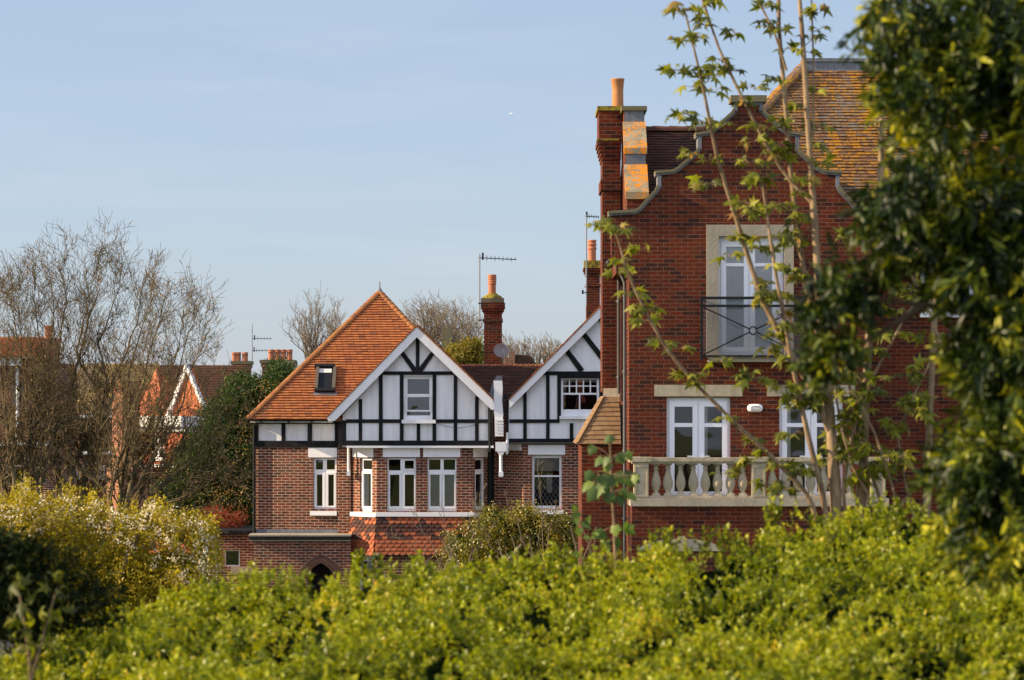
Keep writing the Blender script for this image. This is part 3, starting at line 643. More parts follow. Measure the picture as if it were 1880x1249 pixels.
m = MB(); slope_rect(m, 583.5, 679, 609.5, 717.5, .02, .07); m.build('pane', 'metal_black', SKY)
m = MB(); slope_rect(m, 584, 680.5, 609, 688, .07, .08); m.build('blind', 'blind', SKY)
m = MB(); slope_rect(m, 575, 723, 619, 728, .0, .04); m.build('flashing', 'lead', SKY)

# ================================================================== right hand gable, second half of the pair
HB = thing('half_timbered_house', 'half timbered house with steep white gable, partly hidden behind the tall brick building', 'house', (P(1100, 0, YL).x, YL + 2, 0))
gb = Fr(930, YG, 1340, YG); can = Fr(923, YL + .02, 961, YB + .05); fb = Fr(961, YB + .05, 1330, YB + .05)
WB1 = (1030, 695, 1100, 763); WB0 = (977, 836, 1031, 935)
m = MB(); gb.plate(m, gb.loc([(934, 814), (934, 742), (1135, 548), (1336, 742), (1336, 814)]), [rl(gb.rc(*WB1))], -1, 0, hole_depth=.15); m.build('plaster_panel', 'render_white', HB)
T = MB(); tb = lambda x0, y0, x1, y1: gb.box(T, x0, y0, x1, y1, 0, .032)
tb(992, 682, 1280, 689); tb(1023, 689, 1107, 695); tb(1163, 689, 1247, 695)
for x0, x1, y0, y1 in ((960.5, 967, 716, 806), (1002.5, 1009, 689, 806), (1023, 1030, 695, 770), (1100, 1107, 695, 770), (1046, 1052.5, 777, 806), (1085, 1091, 777, 806), (1163, 1170, 695, 770), (1240, 1247, 695, 770)): tb(x0, y0, x1, y1)
for a, b in ((935, 960.5), (967, 1002.5), (1009, 1027), (1107, 1330)): tb(a, 770, b, 776.6)
tb(930, 805.5, 1336, 813)
gb.prism(T, [(1033, 641), (1040, 636), (1072, 678), (1068, 682), (1062, 682)], 0, .03); gb.prism(T, [(1064, 611), (1071, 606), (1128, 678), (1122, 682), (1118, 682)], 0, .03); gb.prism(T, [(1094, 581), (1101, 576), (1150, 640), (1144, 645)], 0, .03)
T.build('timber_framing', 'timber_black', HB)
m = MB(); gb.prism(m, [(934, 735), (1135, 530.5), (1135, 551), (936, 749)], .2, .245); gb.prism(m, [(1135, 530.5), (1336, 735), (1334, 749), (1135, 551)], .2, .245); m.build('bargeboard', 'paint_white', HB)
gable_roof(HB, gb, (933, 735), (1135, 530), (1337, 735), .27, -3.8)
pan = []
for i in range(5):
    for (y0, y1) in ((697, 708), (710, 721.5)): pan.append((1034 + i * 12.8, y0, 1044.5 + i * 12.8, y1))
pan += [(1034, 725, 1063, 752), (1065.5, 725, 1096, 752)]
window(gb, HB, WB1, pan, .07, [], (1027, 764, 1103, 769.5), None, 'paint_white', silld=.12, blind=(1031, 695, 1099, 702))
m = MB(); fb.plate(m, fb.loc([(961, 1170), (1330, 1170), (1330, 813), (961, 813)]), [rl(fb.rc(*WB0))], -.25, 0, hole_depth=.18)
can.plate(m, can.loc([(923, 1170), (961, 1170), (961, 813), (923, 813)]), [], -.25, 0)
m.box((P(1330, 0, YB).x, YB + .2, 0), (P(1330, 0, YB).x + .3, YL + 7, 5.6)); m.box((xr, YL + 7, 0), (P(1330, 0, YB).x, YL + 7.3, 5.6)); m.build('wall', 'brick_brown', HB)
m = MB(); gb.box(m, 934, 813, 1336, 815, -.9, -.02); m.build('jetty_board', 'timber_black', HB)
m = MB(); can.box(m, 934.5, 813.5, 958, 827, -.05, .05); m.build('lintel', 'paint_white', HB)
w = window(fb, HB, WB0, [(981, 841, 1027, 873), (981, 876, 1027, 929)], .07, [], (975, 937.5, 1035, 944), (969.5, 817, 1037.5, 835), 'paint_white', blind=(980, 838, 1028, 865), curtain=[(1004, 870, 1014, 905)])
m = MB()
t0, z0, t1, z1 = fb.rc(981, 876, 1027, 929)
for s in (-1, 1):
    for i in range(-6, 12):
        a0 = t0 + i * .11; seg = []
        for t in np.linspace(0, 1, 2):
            pass
        # clip a diagonal to the pane
        zz0, zz1 = z0, z1; x_0 = a0 if s > 0 else a0 + (z1 - z0) * .62; x_1 = a0 + (z1 - z0) * .62 if s > 0 else a0
        def cl(xa, za, xb, zb):
            if xa > xb: xa, za, xb, zb = xb, zb, xa, za
            if xb <= t0 or xa >= t1: return None
            if xa < t0: za += (zb - za) * (t0 - xa) / (xb - xa); xa = t0
            if xb > t1: zb = za + (zb - za) * (t1 - xa) / (xb - xa); xb = t1
            return xa, za, xb, zb
        c_ = cl(x_0, zz0, x_1, zz1)
        if c_: m.bar(fb.at(c_[0], c_[1], -.095), fb.at(c_[2], c_[3], -.095), .008, .006, up=Vector((0, 1, 0)))
m.build('lattice', 'lead', w)
chB, f = chimney(HB, 1077, 1101.5, 495, 640, 73.5, .8, 'brick_red', bands=((522, 526, .03), (501, 506, .03), (497, 501, .06), (492, 497, .09)))
m = MB(); m.box(P(1073, 492, 73.38), P(1105, 482, 74.4)); m.build('chimney_cap', 'moss', chB)
pot(chB, 1087, 441, 483, 73.9, .12, (.62, .8))
m = MB(); yv2 = YG - .1; m.box(P(925, 733, yv2), P(938.5, 726, yv2 + .2)); m.tube([P(931, 733, yv2 + .08), P(931, 800, yv2 + .08)], .03, 8); m.tube([P(937, 727, yv2), P(946, 722, yv2 + .3)], .05, 6)
m.build('gutter_end', 'metal_black', HB)
m = MB(); m.tube([P(931.5, 794, yv2 - .03), P(931.5, 830, yv2 - .03), P(929.5, 834, yv2 - .03)], .036, 8); m.build('downpipe', 'paint_white', HB)
# aerials and dishes
def aerial(name, label, mast, booms, Y, loc=None):
    """mast: (px, ytop, ybot); booms: (x0,y0,x1,y1,n,h)"""
    t = thing(name, label, 'aerial', P(mast[0], mast[2], Y), 'aerials on the chimneys'); m = MB(); m.tube([P(mast[0], mast[1], Y), P(mast[0], mast[2], Y)], .022, 6); m.build('mast', 'aluminium', t)
    for (x0, y0, x1, y1, n, h) in booms:
        b = MB(); b.tube([P(x0, y0, Y), P(x1, y1, Y)], .014, 5)
        for i in range(n):
            f = .12 + .85 * i / max(1, n - 1); x = x0 + (x1 - x0) * f; y = y0 + (y1 - y0) * f; hh = h * (1.6 if i == 0 else (1 - .45 * f)); rr = .028 if i == 0 else .009
            b.tube([P(x, y - hh, Y - .03), P(x, y + hh * (.9 if i % 2 else .35), Y + .03)], rr, 4)
        b.build('antenna_head', 'metal_black', t)
    return t
t = aerial('tv_aerial', 'tall aerial on the chimney rising between the two white gables', (880.5, 467, 592), [(878, 473.5, 948, 477, 9, 6)], 73.85)
m = MB(); m.tube([P(878, 588, 73.8), P(889, 588, 73.8)], .02, 5); m.tube([P(878, 557, 73.8), P(885, 557, 73.8)], .02, 5); m.build('bracket', 'metal_black', t)
t = aerial('tv_aerial', 'aerial on the chimney close beside the tall brick building', (1076.5, 394, 562), [(1074, 397, 1100, 399, 6, 5), (1068, 538, 1084, 537, 2, 3)], 73.3)
DI = thing('satellite_dish', 'round grey satellite dish on an arm in front of the chimney', 'satellite dish', P(921, 668, 73.3))
m = MB(); c = P(919.5, 644, 73.1); ax_ = Vector((.25, -.93, .25)).normalized(); x_ = ax_.cross(Vector((0, 0, 1))).normalized(); y_ = x_.cross(ax_)
rings = [(0, 0), (.08, .004), (.15, .014), (.20, .028), (.225, .036)]; vs = [c]; 
for rr_, h in rings[1:]:
    for j in range(24): a_ = j / 24 * 2 * math.pi; vs.append(c + x_ * rr_ * math.cos(a_) + y_ * rr_ * .92 * math.sin(a_) + ax_ * h)
fs = [(0, 1 + j, 1 + (j + 1) % 24) for j in range(24)] + [(1 + i * 24 + j, 1 + (i + 1) * 24 + j, 1 + (i + 1) * 24 + (j + 1) % 24, 1 + i * 24 + (j + 1) % 24) for i in range(3) for j in range(24)]
m.faces(vs, fs, None, True); m.build('dish', 'dish_grey', DI)
m = MB(); p = c - y_ * .2 + ax_ * .03; q = c + ax_ * .24 - y_ * .09; m.tube([p, q], .014, 6); m.box(q - Vector((.03, .03, .05)), q + Vector((.03, .03, .05))); m.tube([p, P(924, 672, 73.5), P(916, 690, 73.9)], .022, 6); m.build('arm', 'aluminium', DI)

# ================================================================== tall red brick building on the right
YC = 47.5; YF = 46.3
HC = thing('brick_building', 'tall red brick building with curved gable, french doors and stone balustrade', 'building', (P(1374, 0, YC).x, YC + 3, 0))
C = Fr(1120, YC, 1630, YC); mir = lambda l: [(2748 - x, y) for x, y in l][::-1]
left = [(1155, 1350), (1155, 515), (1149, 505), (1149, 500), (1138, 494), (1138, 489), (1123, 481), (1122, 395), (1165, 392), (1173, 388), (1206, 351), (1211, 343), (1211, 318), (1236, 316), (1246, 310), (1278, 283), (1285, 274), (1285, 250), (1300, 247), (1312, 240), (1350, 205), (1350, 188)]
outl = left + mir(left)
outl = [p for p in outl]
D2 = (1319, 434, 1440, 655); D1 = (1224, 730, 1341, 926); D3 = (1431, 730, 1548, 926)
m = MB(); C.plate(m, C.loc(outl), [rl(C.rc(*q)) for q in (D2, D1, D3)], -.34, 0, hole_depth=.22)
X0 = P(1155, 0, YC).x; z515 = P(0, 500, YC).z; X1 = P(1593, 0, YC).x
m.box((X0, YC + .34, 0), (X0 + .3, YC + 9, z515)); m.box((P(1123, 0, YC).x + .1, YC + .34, z515 + .002), (X0 + .3, YC + 9, P(0, 396, YC).z - .2))
m.box((X0, YC + 9, 0), (P(2150, 0, YC).x, YC + 9.3, 9.2)); m.build('wall', 'brick_red', HC)
# coping along the shaped gable: mitred bands swept along its outline
def band(mb, path, o0, o1, d0, d1):
    L2 = C.loc(path); n = len(L2); nr = []
    for i in range(n - 1):
        dx, dz = L2[i + 1][0] - L2[i][0], L2[i + 1][1] - L2[i][1]; l_ = math.hypot(dx, dz); nr.append((-dz / l_, dx / l_))
    def off(i, o):
        a_ = nr[max(i - 1, 0)]; b_ = nr[min(i, n - 2)]; sx, sz_ = a_[0] + b_[0], a_[1] + b_[1]; k_ = 2 / max(sx * sx + sz_ * sz_, 1.0); return (L2[i][0] + sx * k_ * o, L2[i][1] + sz_ * k_ * o)
    C.plate(mb, [off(i, o1) for i in range(n)] + [off(i, o0) for i in range(n - 1, -1, -1)], [], d0, d1)
def segs(sx):
    P_ = [[(1117, 393), (1166, 390), (1174, 386), (1206, 351), (1210.5, 343)], [(1203, 319), (1236, 316.5), (1246, 311), (1278, 283), (1285, 274)], [(1277, 249), (1299, 246), (1312, 239), (1345, 210), (1350, 203)]]
    return P_ if sx < 0 else [mir(q) for q in P_]
for sx in (-1, 1):
    for q in segs(sx):
        m = MB(); band(m, q, .0, .052, -.43, .08); m.build('coping', 'stone_moss', HC); m = MB(); band(m, q, -.036, -.001, -.40, .03); m.build('lead_flashing', 'lead', HC)
    for (x, y0, y1) in ((1210, 344, 323), (1284, 276, 251), (1350, 206, 188)):
        m = MB(); x0, x1 = (x - 3, x + 4); x0, x1 = (x0, x1) if sx < 0 else (2748 - x1, 2748 - x0); pa, pb = C.pt(x0, y0), C.pt(x1, y1); m.box((pa.x, YC - .03, pa.z), (pb.x, YC + .37, pb.z)); m.build('lead_flashing', 'lead', HC)
cs = MB(); pa = C.pt(1341, 188); pb = C.pt(1407, 176); cs.box((pa.x, YC - .1, pa.z), (pb.x, YC + .45, pb.z)); cs.build('coping', 'stone_moss', HC)
m = MB(); pa = C.pt(1347, 193); pb = C.pt(1401, 188.2); m.box((pa.x, YC - .036, pa.z), (pb.x, YC + .38, pb.z)); m.build('lead_flashing', 'lead', HC)
# roofs
m = MB(); z0 = P(0, 396, YC + .3).z; O = Vector((P(1158, 0, YC).x, YC + .3, z0)); rg = P(1230, 240, YC + 3.2); Vv = Vector((0, rg.y - O.y, rg.z - O.z)); n = Vv.length; ln = P(1460, 0, 49).x - O.x
pol = [(0, 0), (ln, 0), (ln, n), (.3, n)]; tiles(m, O, (1, 0, 0), Vv, pol, .11, .17, .018, .026, jit=.006); sheet(m, O, (1, 0, 0), Vv, pol)
ridge_tiles(m, (O.x + .25, rg.y, rg.z + .02), (O.x + ln, rg.y, rg.z + .02), .14, .33); sheet(m, (O.x + ln, 2 * rg.y - O.y, O.z), (-1, 0, 0), Vector((0, -Vv.y, Vv.z)), [(0, 0), (ln, 0), (ln, n), (0, n)])
m.poly([(O.x + .02, O.y, O.z - .02), (O.x + .3, rg.y, rg.z - .02), (O.x + .02, 2 * rg.y - O.y, O.z - .02)])
m.build('roof', 'tile_dark', HC, label='dark tiled roof behind the brick gable')
m = MB(); rt = P(1480, 118, YC + 5); bz = z0 + .05; by = YC + 1.0; dz = rt.z - bz; O = Vector((rt.x - dz * .93, by, bz)); Vv = Vector((0, rt.y - by, dz)); n = Vv.length; ln = 14
pol = [(0, 0), (ln, 0), (ln, n), (dz * .93, n)]; tiles(m, O, (1, 0, 0), Vv, pol, .105, .17, .02, .03, jit=.008); sheet(m, O, (1, 0, 0), Vv, pol)
sheet(m, (O.x, 2 * rt.y - by, bz), (0, -1, 0), Vector((dz * .93, 0, dz)), [(0, 0), (2 * (rt.y - by), 0), (rt.y - by, math.hypot(dz, dz * .93))])
sheet(m, (O.x + ln, 2 * rt.y - by, bz), (-1, 0, 0), Vector((0, -(rt.y - by), dz)), [(0, 0), (ln, 0), (ln - dz * .93, n), (0, n)])
mr = m.build('roof', 'tile_lichen', HC, label='high tiled roof patched with orange lichen')
m = MB(); ridge_tiles(m, O + Vector((0, 0, .05)), rt + Vector((0, 0, .03)), .14, .34); m.build('hip_tiles', 'tile_lichen', mr)
m = MB(); m.box((rt.x - .05, rt.y - .22, rt.z - .24), (rt.x + 11, rt.y - .16, rt.z + .06)); m.box((rt.x - .1, rt.y - .25, rt.z + .02), (rt.x + 11, rt.y + .25, rt.z + .09)); m.build('lead_ridge', 'lead', mr)
m = MB(); xa = C.pt(1374, 0).x; zr = P(0, 232, YC).z
for s in (-1, 1):
    A_ = Vector((xa, YC + .33, zr)); B_ = Vector((xa + s * 2.35, YC + .33, P(0, 400, YC).z)); m.poly([A_, B_, B_ + Vector((0, 4, 0)), A_ + Vector((0, 4, 0))])
m.build('gable_roof', 'tile_dark', HC)
# stone surround and french doors on the top floor
m = MB(); C.plate(m, rl(C.rc(1297, 413, 1457, 656)), [rl(C.rc(*D2))], -.02, .035); m.build('door_surround', 'stone', HC)
window(C, HC, D2, [(1334.5, 453, 1366.5, 482.5), (1334.5, 489, 1366.5, 637), (1387.5, 453, 1418.5, 482.5), (1387.5, 489, 1418.5, 637)], .15, [(1325, 443, 1375.5, 646), (1377, 443, 1427.5, 646)], None, None, 'upvc_white', curtain=[(1321, 437, 1438, 652)], name='french_door', handles=((1373, 560, -1),))
for D, cu in ((D1, None), (D3, None)):
    x = D[0]
    window(C, HC, D, [(x + 15, 747, x + 48, 777), (x + 15, 784.5, x + 48, 903), (x + 70, 747, x + 102.5, 777), (x + 70, 784.5, x + 102.5, 903)], .10, [(x + 5, 737, x + 57.5, 914), (x + 59, 737, x + 112, 914)], None, (x - 22.5, 707, x + 139, 728), 'upvc_white', lintmat='stone_pale', name='french_door', handles=((x + 51, 838, -1), (x + 66, 838, 1)), lintd=.025,
           curtain=[(x + 60, 740, x + 76, 914)] if x < 1300 else [(x + 2, 740, x + 22, 914)])
# juliet balcony
JB = thing('juliet_balcony', 'black metal railing with crossed bars and ring round the upper french doors', 'balcony railing', C.pt(1379, 664)); JB.parent = None
J = MB()
def jb(a, b, w=.035): J.bar(C.pt(*a, .28), C.pt(*b, .28), w)
jb((1284, 548.5), (1474, 548.5), .05); jb((1287, 563), (1471, 563), .045); jb((1284, 654.5), (1474, 654.5), .035); jb((1286, 547), (1286, 662), .045); jb((1471.5, 547), (1471.5, 662), .045)
for sx in (1286, 1471.5):
    for yy in (549, 654): J.bar(C.pt(sx, yy, .28), C.pt(sx, yy, -.0), .035)
J.build('frame', 'metal_black', JB)
J = MB()
for (a, b) in (((1290, 566), (1373.5, 605)), ((1290, 652), (1373.5, 611)), ((1468, 566), (1386.5, 605)), ((1468, 652), (1386.5, 611))): jb(a, b, .024)
c = C.pt(1380, 608, .28); rr_ = sz(7, YC); J.tube([c + Vector((math.cos(t), 0, math.sin(t))) * rr_ for t in np.linspace(0, 2 * math.pi, 21)], .013, 6, False)
J.build('cross_bars', 'metal_black', JB)
g = MB(); g.poly([C.pt(1289, 653, .262), C.pt(1469, 653, .262), C.pt(1469, 550, .262), C.pt(1289, 550, .262)]); g.build('glass_panel', 'glass_panel', JB)
m = MB(); C.box(m, 1299, 657, 1472, 665, -.1, .22); m.build('door_sill', 'stone', HC)
# lower projecting storey, its slab and the balustrade
lo = Fr(1160, YF, 1630, YF); m = MB(); lo.box(m, 1160, 930, 1627, 1365, -1.25, 0); m.build('lower_wall', 'brick_red', HC)
m = MB(); a = [(1178, 1012)] + [(1250 + 82 * math.cos(t), 1016 - 27 * math.sin(t)) for t in np.linspace(math.pi * .93, math.pi * .07, 10)] + [(1322, 1012)]
lo.prism(m, a, -.02, .03); lo.prism(m, [(1243, 1012), (1245, 984), (1257, 984), (1259, 1012)], 0, .05); m.build('arch', 'stone', HC)
m = MB(); lo.box(m, 1157, 915, 1631, 929.5, -1.2, .08); m.build('balcony_slab', 'stone', HC)
BL = thing('stone_balustrade', 'pale stone balustrade with turned balusters on the first floor terrace', 'balustrade', lo.pt(1393, 915))
m = MB(); lo.box(m, 1158, 840.5, 1631, 847.5, -.24, .04); lo.box(m, 1160, 847.5, 1629, 851.5, -.21, .01)
for a, b in ((1160, 1197), (1374, 1411), (1593, 1631)): lo.box(m, a - 2, 839.5, b, 848, -.27, .07)
p = lo.pt(1160, 840.5); q = lo.pt(1160, 850); m.box((p.x - .02, YF + .24, q.z), (p.x + .2, YC - .01, p.z - .004)); m.build('coping', 'stone_pale', BL)
for a, b in ((1164, 1191), (1380, 1406), (1598, 1626)):
    m = MB(); lo.box(m, a, 851.5, b, 914.5, -.24, .015); pd = m.build('pedestal', 'stone_pale', BL)
    m = MB(); lo.plate(m, rl(lo.rc(a + 1.5, 855, b - 1.5, 912)), [rl(lo.rc(a + 4, 858, b - 4, 909))], .015, .03); m.build('raised_border', 'stone_pale', pd)
m = MB(); lo.box(m, 1191, 910.5, 1598, 914.6, -.2, -.02); m.build('plinth', 'stone_pale', BL)
prof = [(.075, 0), (.075, .035), (.05, .05), (.045, .08), (.062, .12), (.088, .19), (.093, .25), (.078, .33), (.052, .42), (.040, .48), (.038, .50), (.052, .515), (.052, .53), (.04, .54), (.042, .57), (.072, .585), (.072, .61)]
h = sz(910.5 - 851.5, YF); prof = [(r * .98, z * h / .61) for r, z in prof]
cent = [1205, 1227, 1250.5, 1273.5, 1296, 1318.5, 1342, 1364.5] + [1407 + 23.6 * (i + .5) for i in range(8)]
for i, cx_ in enumerate(cent):
    if i == 0:
        m = MB(); b0 = lo.pt(cx_, 910.5, -.11); m.lathe(b0, prof, 14); q = .07
        m.box((b0.x - q, b0.y - q, b0.z), (b0.x + q, b0.y + q, b0.z + .04)); m.box((b0.x - q, b0.y - q, b0.z + h - .03), (b0.x + q, b0.y + q, b0.z + h)); B0 = m.build('baluster', 'stone_pale', BL)
    else: b = B0.copy(); COL.objects.link(b); b.parent = BL; b.location.x = lo.pt(cx_, 0).x - lo.pt(cent[0], 0).x
WLt = thing('wall_light', 'oval cream bulkhead light on the brick between the french doors', 'wall light', C.pt(1386, 750))
m = MB(); c = C.pt(1386, 749.5); rx, rz_ = sz(14, YC), sz(7.5, YC); vs = []
for (s, d) in ((1, 0), (1.0, .04), (.93, .065), (.6, .085), (.2, .09)):
    for j in range(24): t = j / 24 * 2 * math.pi; ct, st_ = math.cos(t), math.sin(t); vs.append(c + Vector((rx * s * abs(ct) ** .6 * (1 if ct > 0 else -1), -d, rz_ * s * abs(st_) ** .75 * (1 if st_ > 0 else -1))))
m.faces(vs, [(i * 24 + j, i * 24 + (j + 1) % 24, (i + 1) * 24 + (j + 1) % 24, (i + 1) * 24 + j) for i in range(4) for j in range(24)], None, True); m.poly(vs[-24:]); m.build('housing', 'paint_white', WLt)
m = MB(); m.tube([c + Vector((rx * .62 * math.cos(t), -.093, rz_ * .5 * math.sin(t))) for t in np.linspace(0, 2 * math.pi, 20)], .007, 5, False); m.build('rim', 'stone_pale', WLt)
# side stack with weathered stone offsets
xa, xb = P(1151, 0, YC + .5).x, P(1189, 0, YC + .5).x
def zz(py, Y): return P(0, py, Y).z
Y1, Y2, Y3 = YC + .5, YC + 1.1, YC + 1.7
def slab(xa, xb, pts, mat, name, parent):   # side profile (Y,z) extruded along x
    m = MB(); A = [(xa, y, z) for y, z in pts]; B = [(xb, y, z) for y, z in pts]; n = len(pts); m.poly(A[::-1]); m.poly(B)
    for i in range(n): m.poly([A[i], A[(i + 1) % n], B[(i + 1) % n], B[i]])
    return m.build(name, mat, parent)
bk = slab(xa, xb, [(Y1, zz(470, Y1)), (Y1, zz(368, Y1)), (Y2, zz(304, Y2)), (Y2, zz(284, Y2)), (Y3, zz(226, Y3)), (Y3, zz(205, Y3)), (YC + 2.9, zz(205, Y3)), (YC + 2.9, zz(470, Y1))], 'brick_red', 'chimney', HC)
slab(xa - .03, xb + .02, [(Y1 - .05, zz(366, Y1)), (Y1 - .05, zz(353, Y1)), (Y2 - .02, zz(302, Y2)), (Y2 - .02, zz(306, Y2)), (Y1 + .02, zz(366, Y1))], 'stone_lichen', 'offset_slab', bk)
slab(xa - .03, xb + .02, [(Y2 - .05, zz(283, Y2)), (Y2 - .05, zz(272, Y2)), (Y3 - .02, zz(224, Y3)), (Y3 - .02, zz(228, Y3)), (Y2 + .02, zz(283, Y2))], 'stone_lichen', 'offset_slab', bk)
m = MB(); m.box((xa + .01, Y2 - .022, zz(303, Y2)), (xb - .005, Y2, zz(281, Y2))); m.build('lead_flashing', 'lead', bk); m = MB(); m.box((xa + .01, Y3 - .022, zz(225, Y3)), (xb - .005, Y3, zz(203.5, Y3))); m.build('lead_flashing', 'lead', bk)
m = MB(); m.box((xa - .05, Y3 - .07, zz(203.5, Y3)), (xb + .05, Y3 + 1.25, zz(195.5, Y3))); m.build('chimney_cap', 'stone_moss', bk)
YP = YC + 2.3; pf = Fr(1100, YP, 1145, YP); m = MB()
pf.box(m, 1106, 290, 1139.5, 720, -1.1, 0); pf.box(m, 1099.5, 204, 1141.5, 258, -1.1, .06)
for i, (y0, y1) in enumerate(((258, 266), (266, 273), (273, 280), (280, 287), (287, 294))): pf.box(m, 1096.5 + i * 2.0, y0, 1140.5 - i * .1, y1, -1.1, .09 - i * .018)
pf.box(m, 1102.5, 330, 1140, 351, -1.1, .035); c2 = m.build('chimney', 'brick_red', HC)
m = MB(); pf.box(m, 1096.5, 196, 1143, 204, -1.2, .10); pf.box(m, 1095.5, 256, 1136, 259, -.4, .115); m.build('chimney_cap', 'moss', c2)
pot(c2, 1134, 145, 197, YP + .5, sz(11, YP), (), 'terracotta_buff', flare=1.08)
# shoulder and lower pier
Yq = YC + 1.6; m = MB(); m.hexa([P(1107, 732, Yq + .5), P(1138, 732, Yq + .5), P(1138, 732, YP + .3), P(1107, 732, YP + .3), P(1108, 713, YP - .05), P(1138, 713, YP - .05), P(1138, 713, YP + .3), P(1108, 713, YP + .3)])
m.build('weathering_stone', 'stone', c2)
m = MB(); O = P(1060, 815, Yq - .05); tp = P(1107, 732, Yq + .5); Vv = Vector((0, tp.y - O.y, tp.z - O.z)); n = Vv.length; w_ = P(1140, 0, Yq).x - O.x
pol = [(0, 0), (w_, 0), (w_, n), (tp.x - O.x, n)]; tiles(m, O, (1, 0, 0), Vv, pol, .105, .19, .014, .02); sheet(m, O, (1, 0, 0), Vv, pol)
V2 = Vector((tp.x - O.x, 0, tp.z - O.z)); sheet(m, (O.x, O.y + 2.8, O.z), (0, -1, 0), V2, [(0, 0), (2.8, 0), (2.8 - (tp.y - O.y), V2.length), (0, V2.length)], 0)
tiles(m, (O.x, O.y + 2.8, O.z), (0, -1, 0), V2, [(0, 0), (2.8, 0), (2.8 - (tp.y - O.y), V2.length), (0, V2.length)], .105, .19, .014, .02)
sr = m.build('shoulder_roof', 'tile_tan', HC); m = MB(); m.bar(O + Vector((0, 0, .02)), tp + Vector((0, 0, .02)), .05, .035); m.build('hip_tiles', 'tile_tan', sr)
m = MB(); q = Fr(1068, Yq, 1140, Yq); q.box(m, 1068, 815.5, 1142, 1400, -2.6, 0); m.build('lower_pier', 'brick_red', HC)
m = MB(); xq = P(1136, 0, YP - .1).x; m.tube([P(1124, 478, YP - .12), P(1131, 495, YP - .12), (xq, YP - .1, zz(503, YP)), (xq, YP - .1, 1)], .035, 8)
for py in (556, 695, 840, 960): z = zz(py, YP); m.tube([(xq, YP - .1, z), (xq, YP - .1, z + .05)], .045, 8); m.box((xq - .06, YP - .07, z + .01), (xq + .06, YP, z + .035))
m.build('downpipe', 'pipe_grey', HC)
m = MB(); xq = X0 - .06; yq = 4700 * xq / 207; m.tube([P(1128, 484, yq - .0), P(1140, 503, yq), (xq, yq, zz(520, yq)), (xq, yq, 1)], .035, 8)
for py in (545, 685, 830, 955): z = zz(py, yq); m.tube([(xq, yq, z), (xq, yq, z + .05)], .045, 8); m.box((xq, yq - .04, z + .01), (X0, yq + .04, z + .035))
m.build('downpipe', 'pipe_grey', HC)
m = MB(); m.lathe(P(1119, 493, YC + .6), [(.03, 0), (.07, .04), (.08, .10), (.06, .15), (.02, .18)], 10); m.build('gutter_end', 'metal_black', HC)
# right wing set back behind the evergreen
rw = Fr(1590, YC + 1.2, 2150, YC + 1.2); Wr = (1690, 478, 1790, 578); m = MB()
rw.plate(m, rw.loc([(1585, 1345), (2150, 1345), (2150, 388), (1585, 388)]), [rl(rw.rc(*Wr))], -.3, 0, hole_depth=.2); m.build('wall', 'brick_red', HC)
window(rw, HC, Wr, [(1699, 486, 1737, 566), (1743, 486, 1781, 566)], .08, [(1693, 481, 1739, 572), (1741, 481, 1787, 572)], (1688, 578, 1793, 583), None, 'upvc_white')
m = MB(); rw.box(m, 1636, 411, 1700, 463, -.05, .05); rw.box(m, 1634, 463, 1702, 467, -.02, .28); rw.box(m, 1634, 475, 1702, 478, -.02, .28)
for i in range(9): rw.box(m, 1636 + i * 8, 467, 1637.5 + i * 8, 475, .24, .27)
m.build('window_grille', 'metal_black', HC)
# ================================================================== houses behind on the left
HD = thing('tile_hung_house', 'house with twin orange tile hung gables, white bargeboards and white cornice', 'house', P(315, GY(106), 106))
fd = Fr(250, 106.2, 387, 104.2); m = MB()
fd.plate(m, fd.loc([(250, 1050), (387, 1040), (387, 765), (250, 768)]), [rl(fd.rc(277, 800, 301, 842)), rl(fd.rc(330, 806, 345, 842))], -.4, 0); m.build('wall', 'tile_hung', HD)
m = MB(); fd.box(m, 248, 764, 388, 784, -.5, .25); fd.box(m, 250, 784, 386, 793, -.3, .1); fd.box(m, 250, 853, 386, 858, -.1, .1); fd.box(m, 250, 885, 386, 893, -.1, .15); m.build('cornice', 'paint_white', HD)
m = MB(); fd.prism(m, [(311, 764), (346, 676), (380, 764)], -.4, .0); m.build('gable', 'tile_hung', HD)
m = MB(); fd.prism(m, [(306, 765), (344, 667), (347, 676), (313, 765)], -.05, .12); fd.prism(m, [(344, 667), (385, 762), (380, 765), (343, 676)], -.05, .12); m.build('bargeboard', 'paint_white', HD)
m = MB(); bs = [fd.pt(250, 765, .1), fd.pt(306, 765, .1)]; bk_ = [q + Vector((1.2, 2.2, 0)) for q in bs[::-1]]; ap = P(287, 676, 107.6); ring = bs + bk_
for i in range(4): m.poly([ring[i], ring[(i + 1) % 4], ap])
m.build('turret_roof', 'tile_hung', HD)
window(fd, HD, (277, 800, 301, 842), [(279, 803, 287, 820), (290, 803, 298, 820), (279, 823, 287, 839), (290, 823, 298, 839)], .08, [], (275, 842, 303, 846), None, 'paint_white', curtain=[(278, 801, 289, 842)])
window(fd, HD, (330, 806, 345, 842), [(332, 809, 343, 822), (332, 825, 343, 839)], .08, [], None, None, 'paint_white')
m = MB(); A_ = P(290, 672, 112); B_ = P(456, 672, 112); c_ = P(500, 800, 108); d_ = P(270, 800, 108); m.poly([d_, c_, B_, A_]); m.poly([P(344, 669, 106), P(352, 669, 111), P(400, 765, 109), P(385, 765, 105.5)])
O = d_; Vv = Vector((0, 4, A_.z - O.z)); tiles(m, O, (1, 0, 0), Vv, [(0, 0), (c_.x - O.x, 0), (B_.x - O.x, Vv.length), (A_.x - O.x, Vv.length)], .12, .2, .02, .03)
m.box(P(270, 800, 108.3), P(500, 1100, 112)); m.build('roof', 'tile_dark', HD)
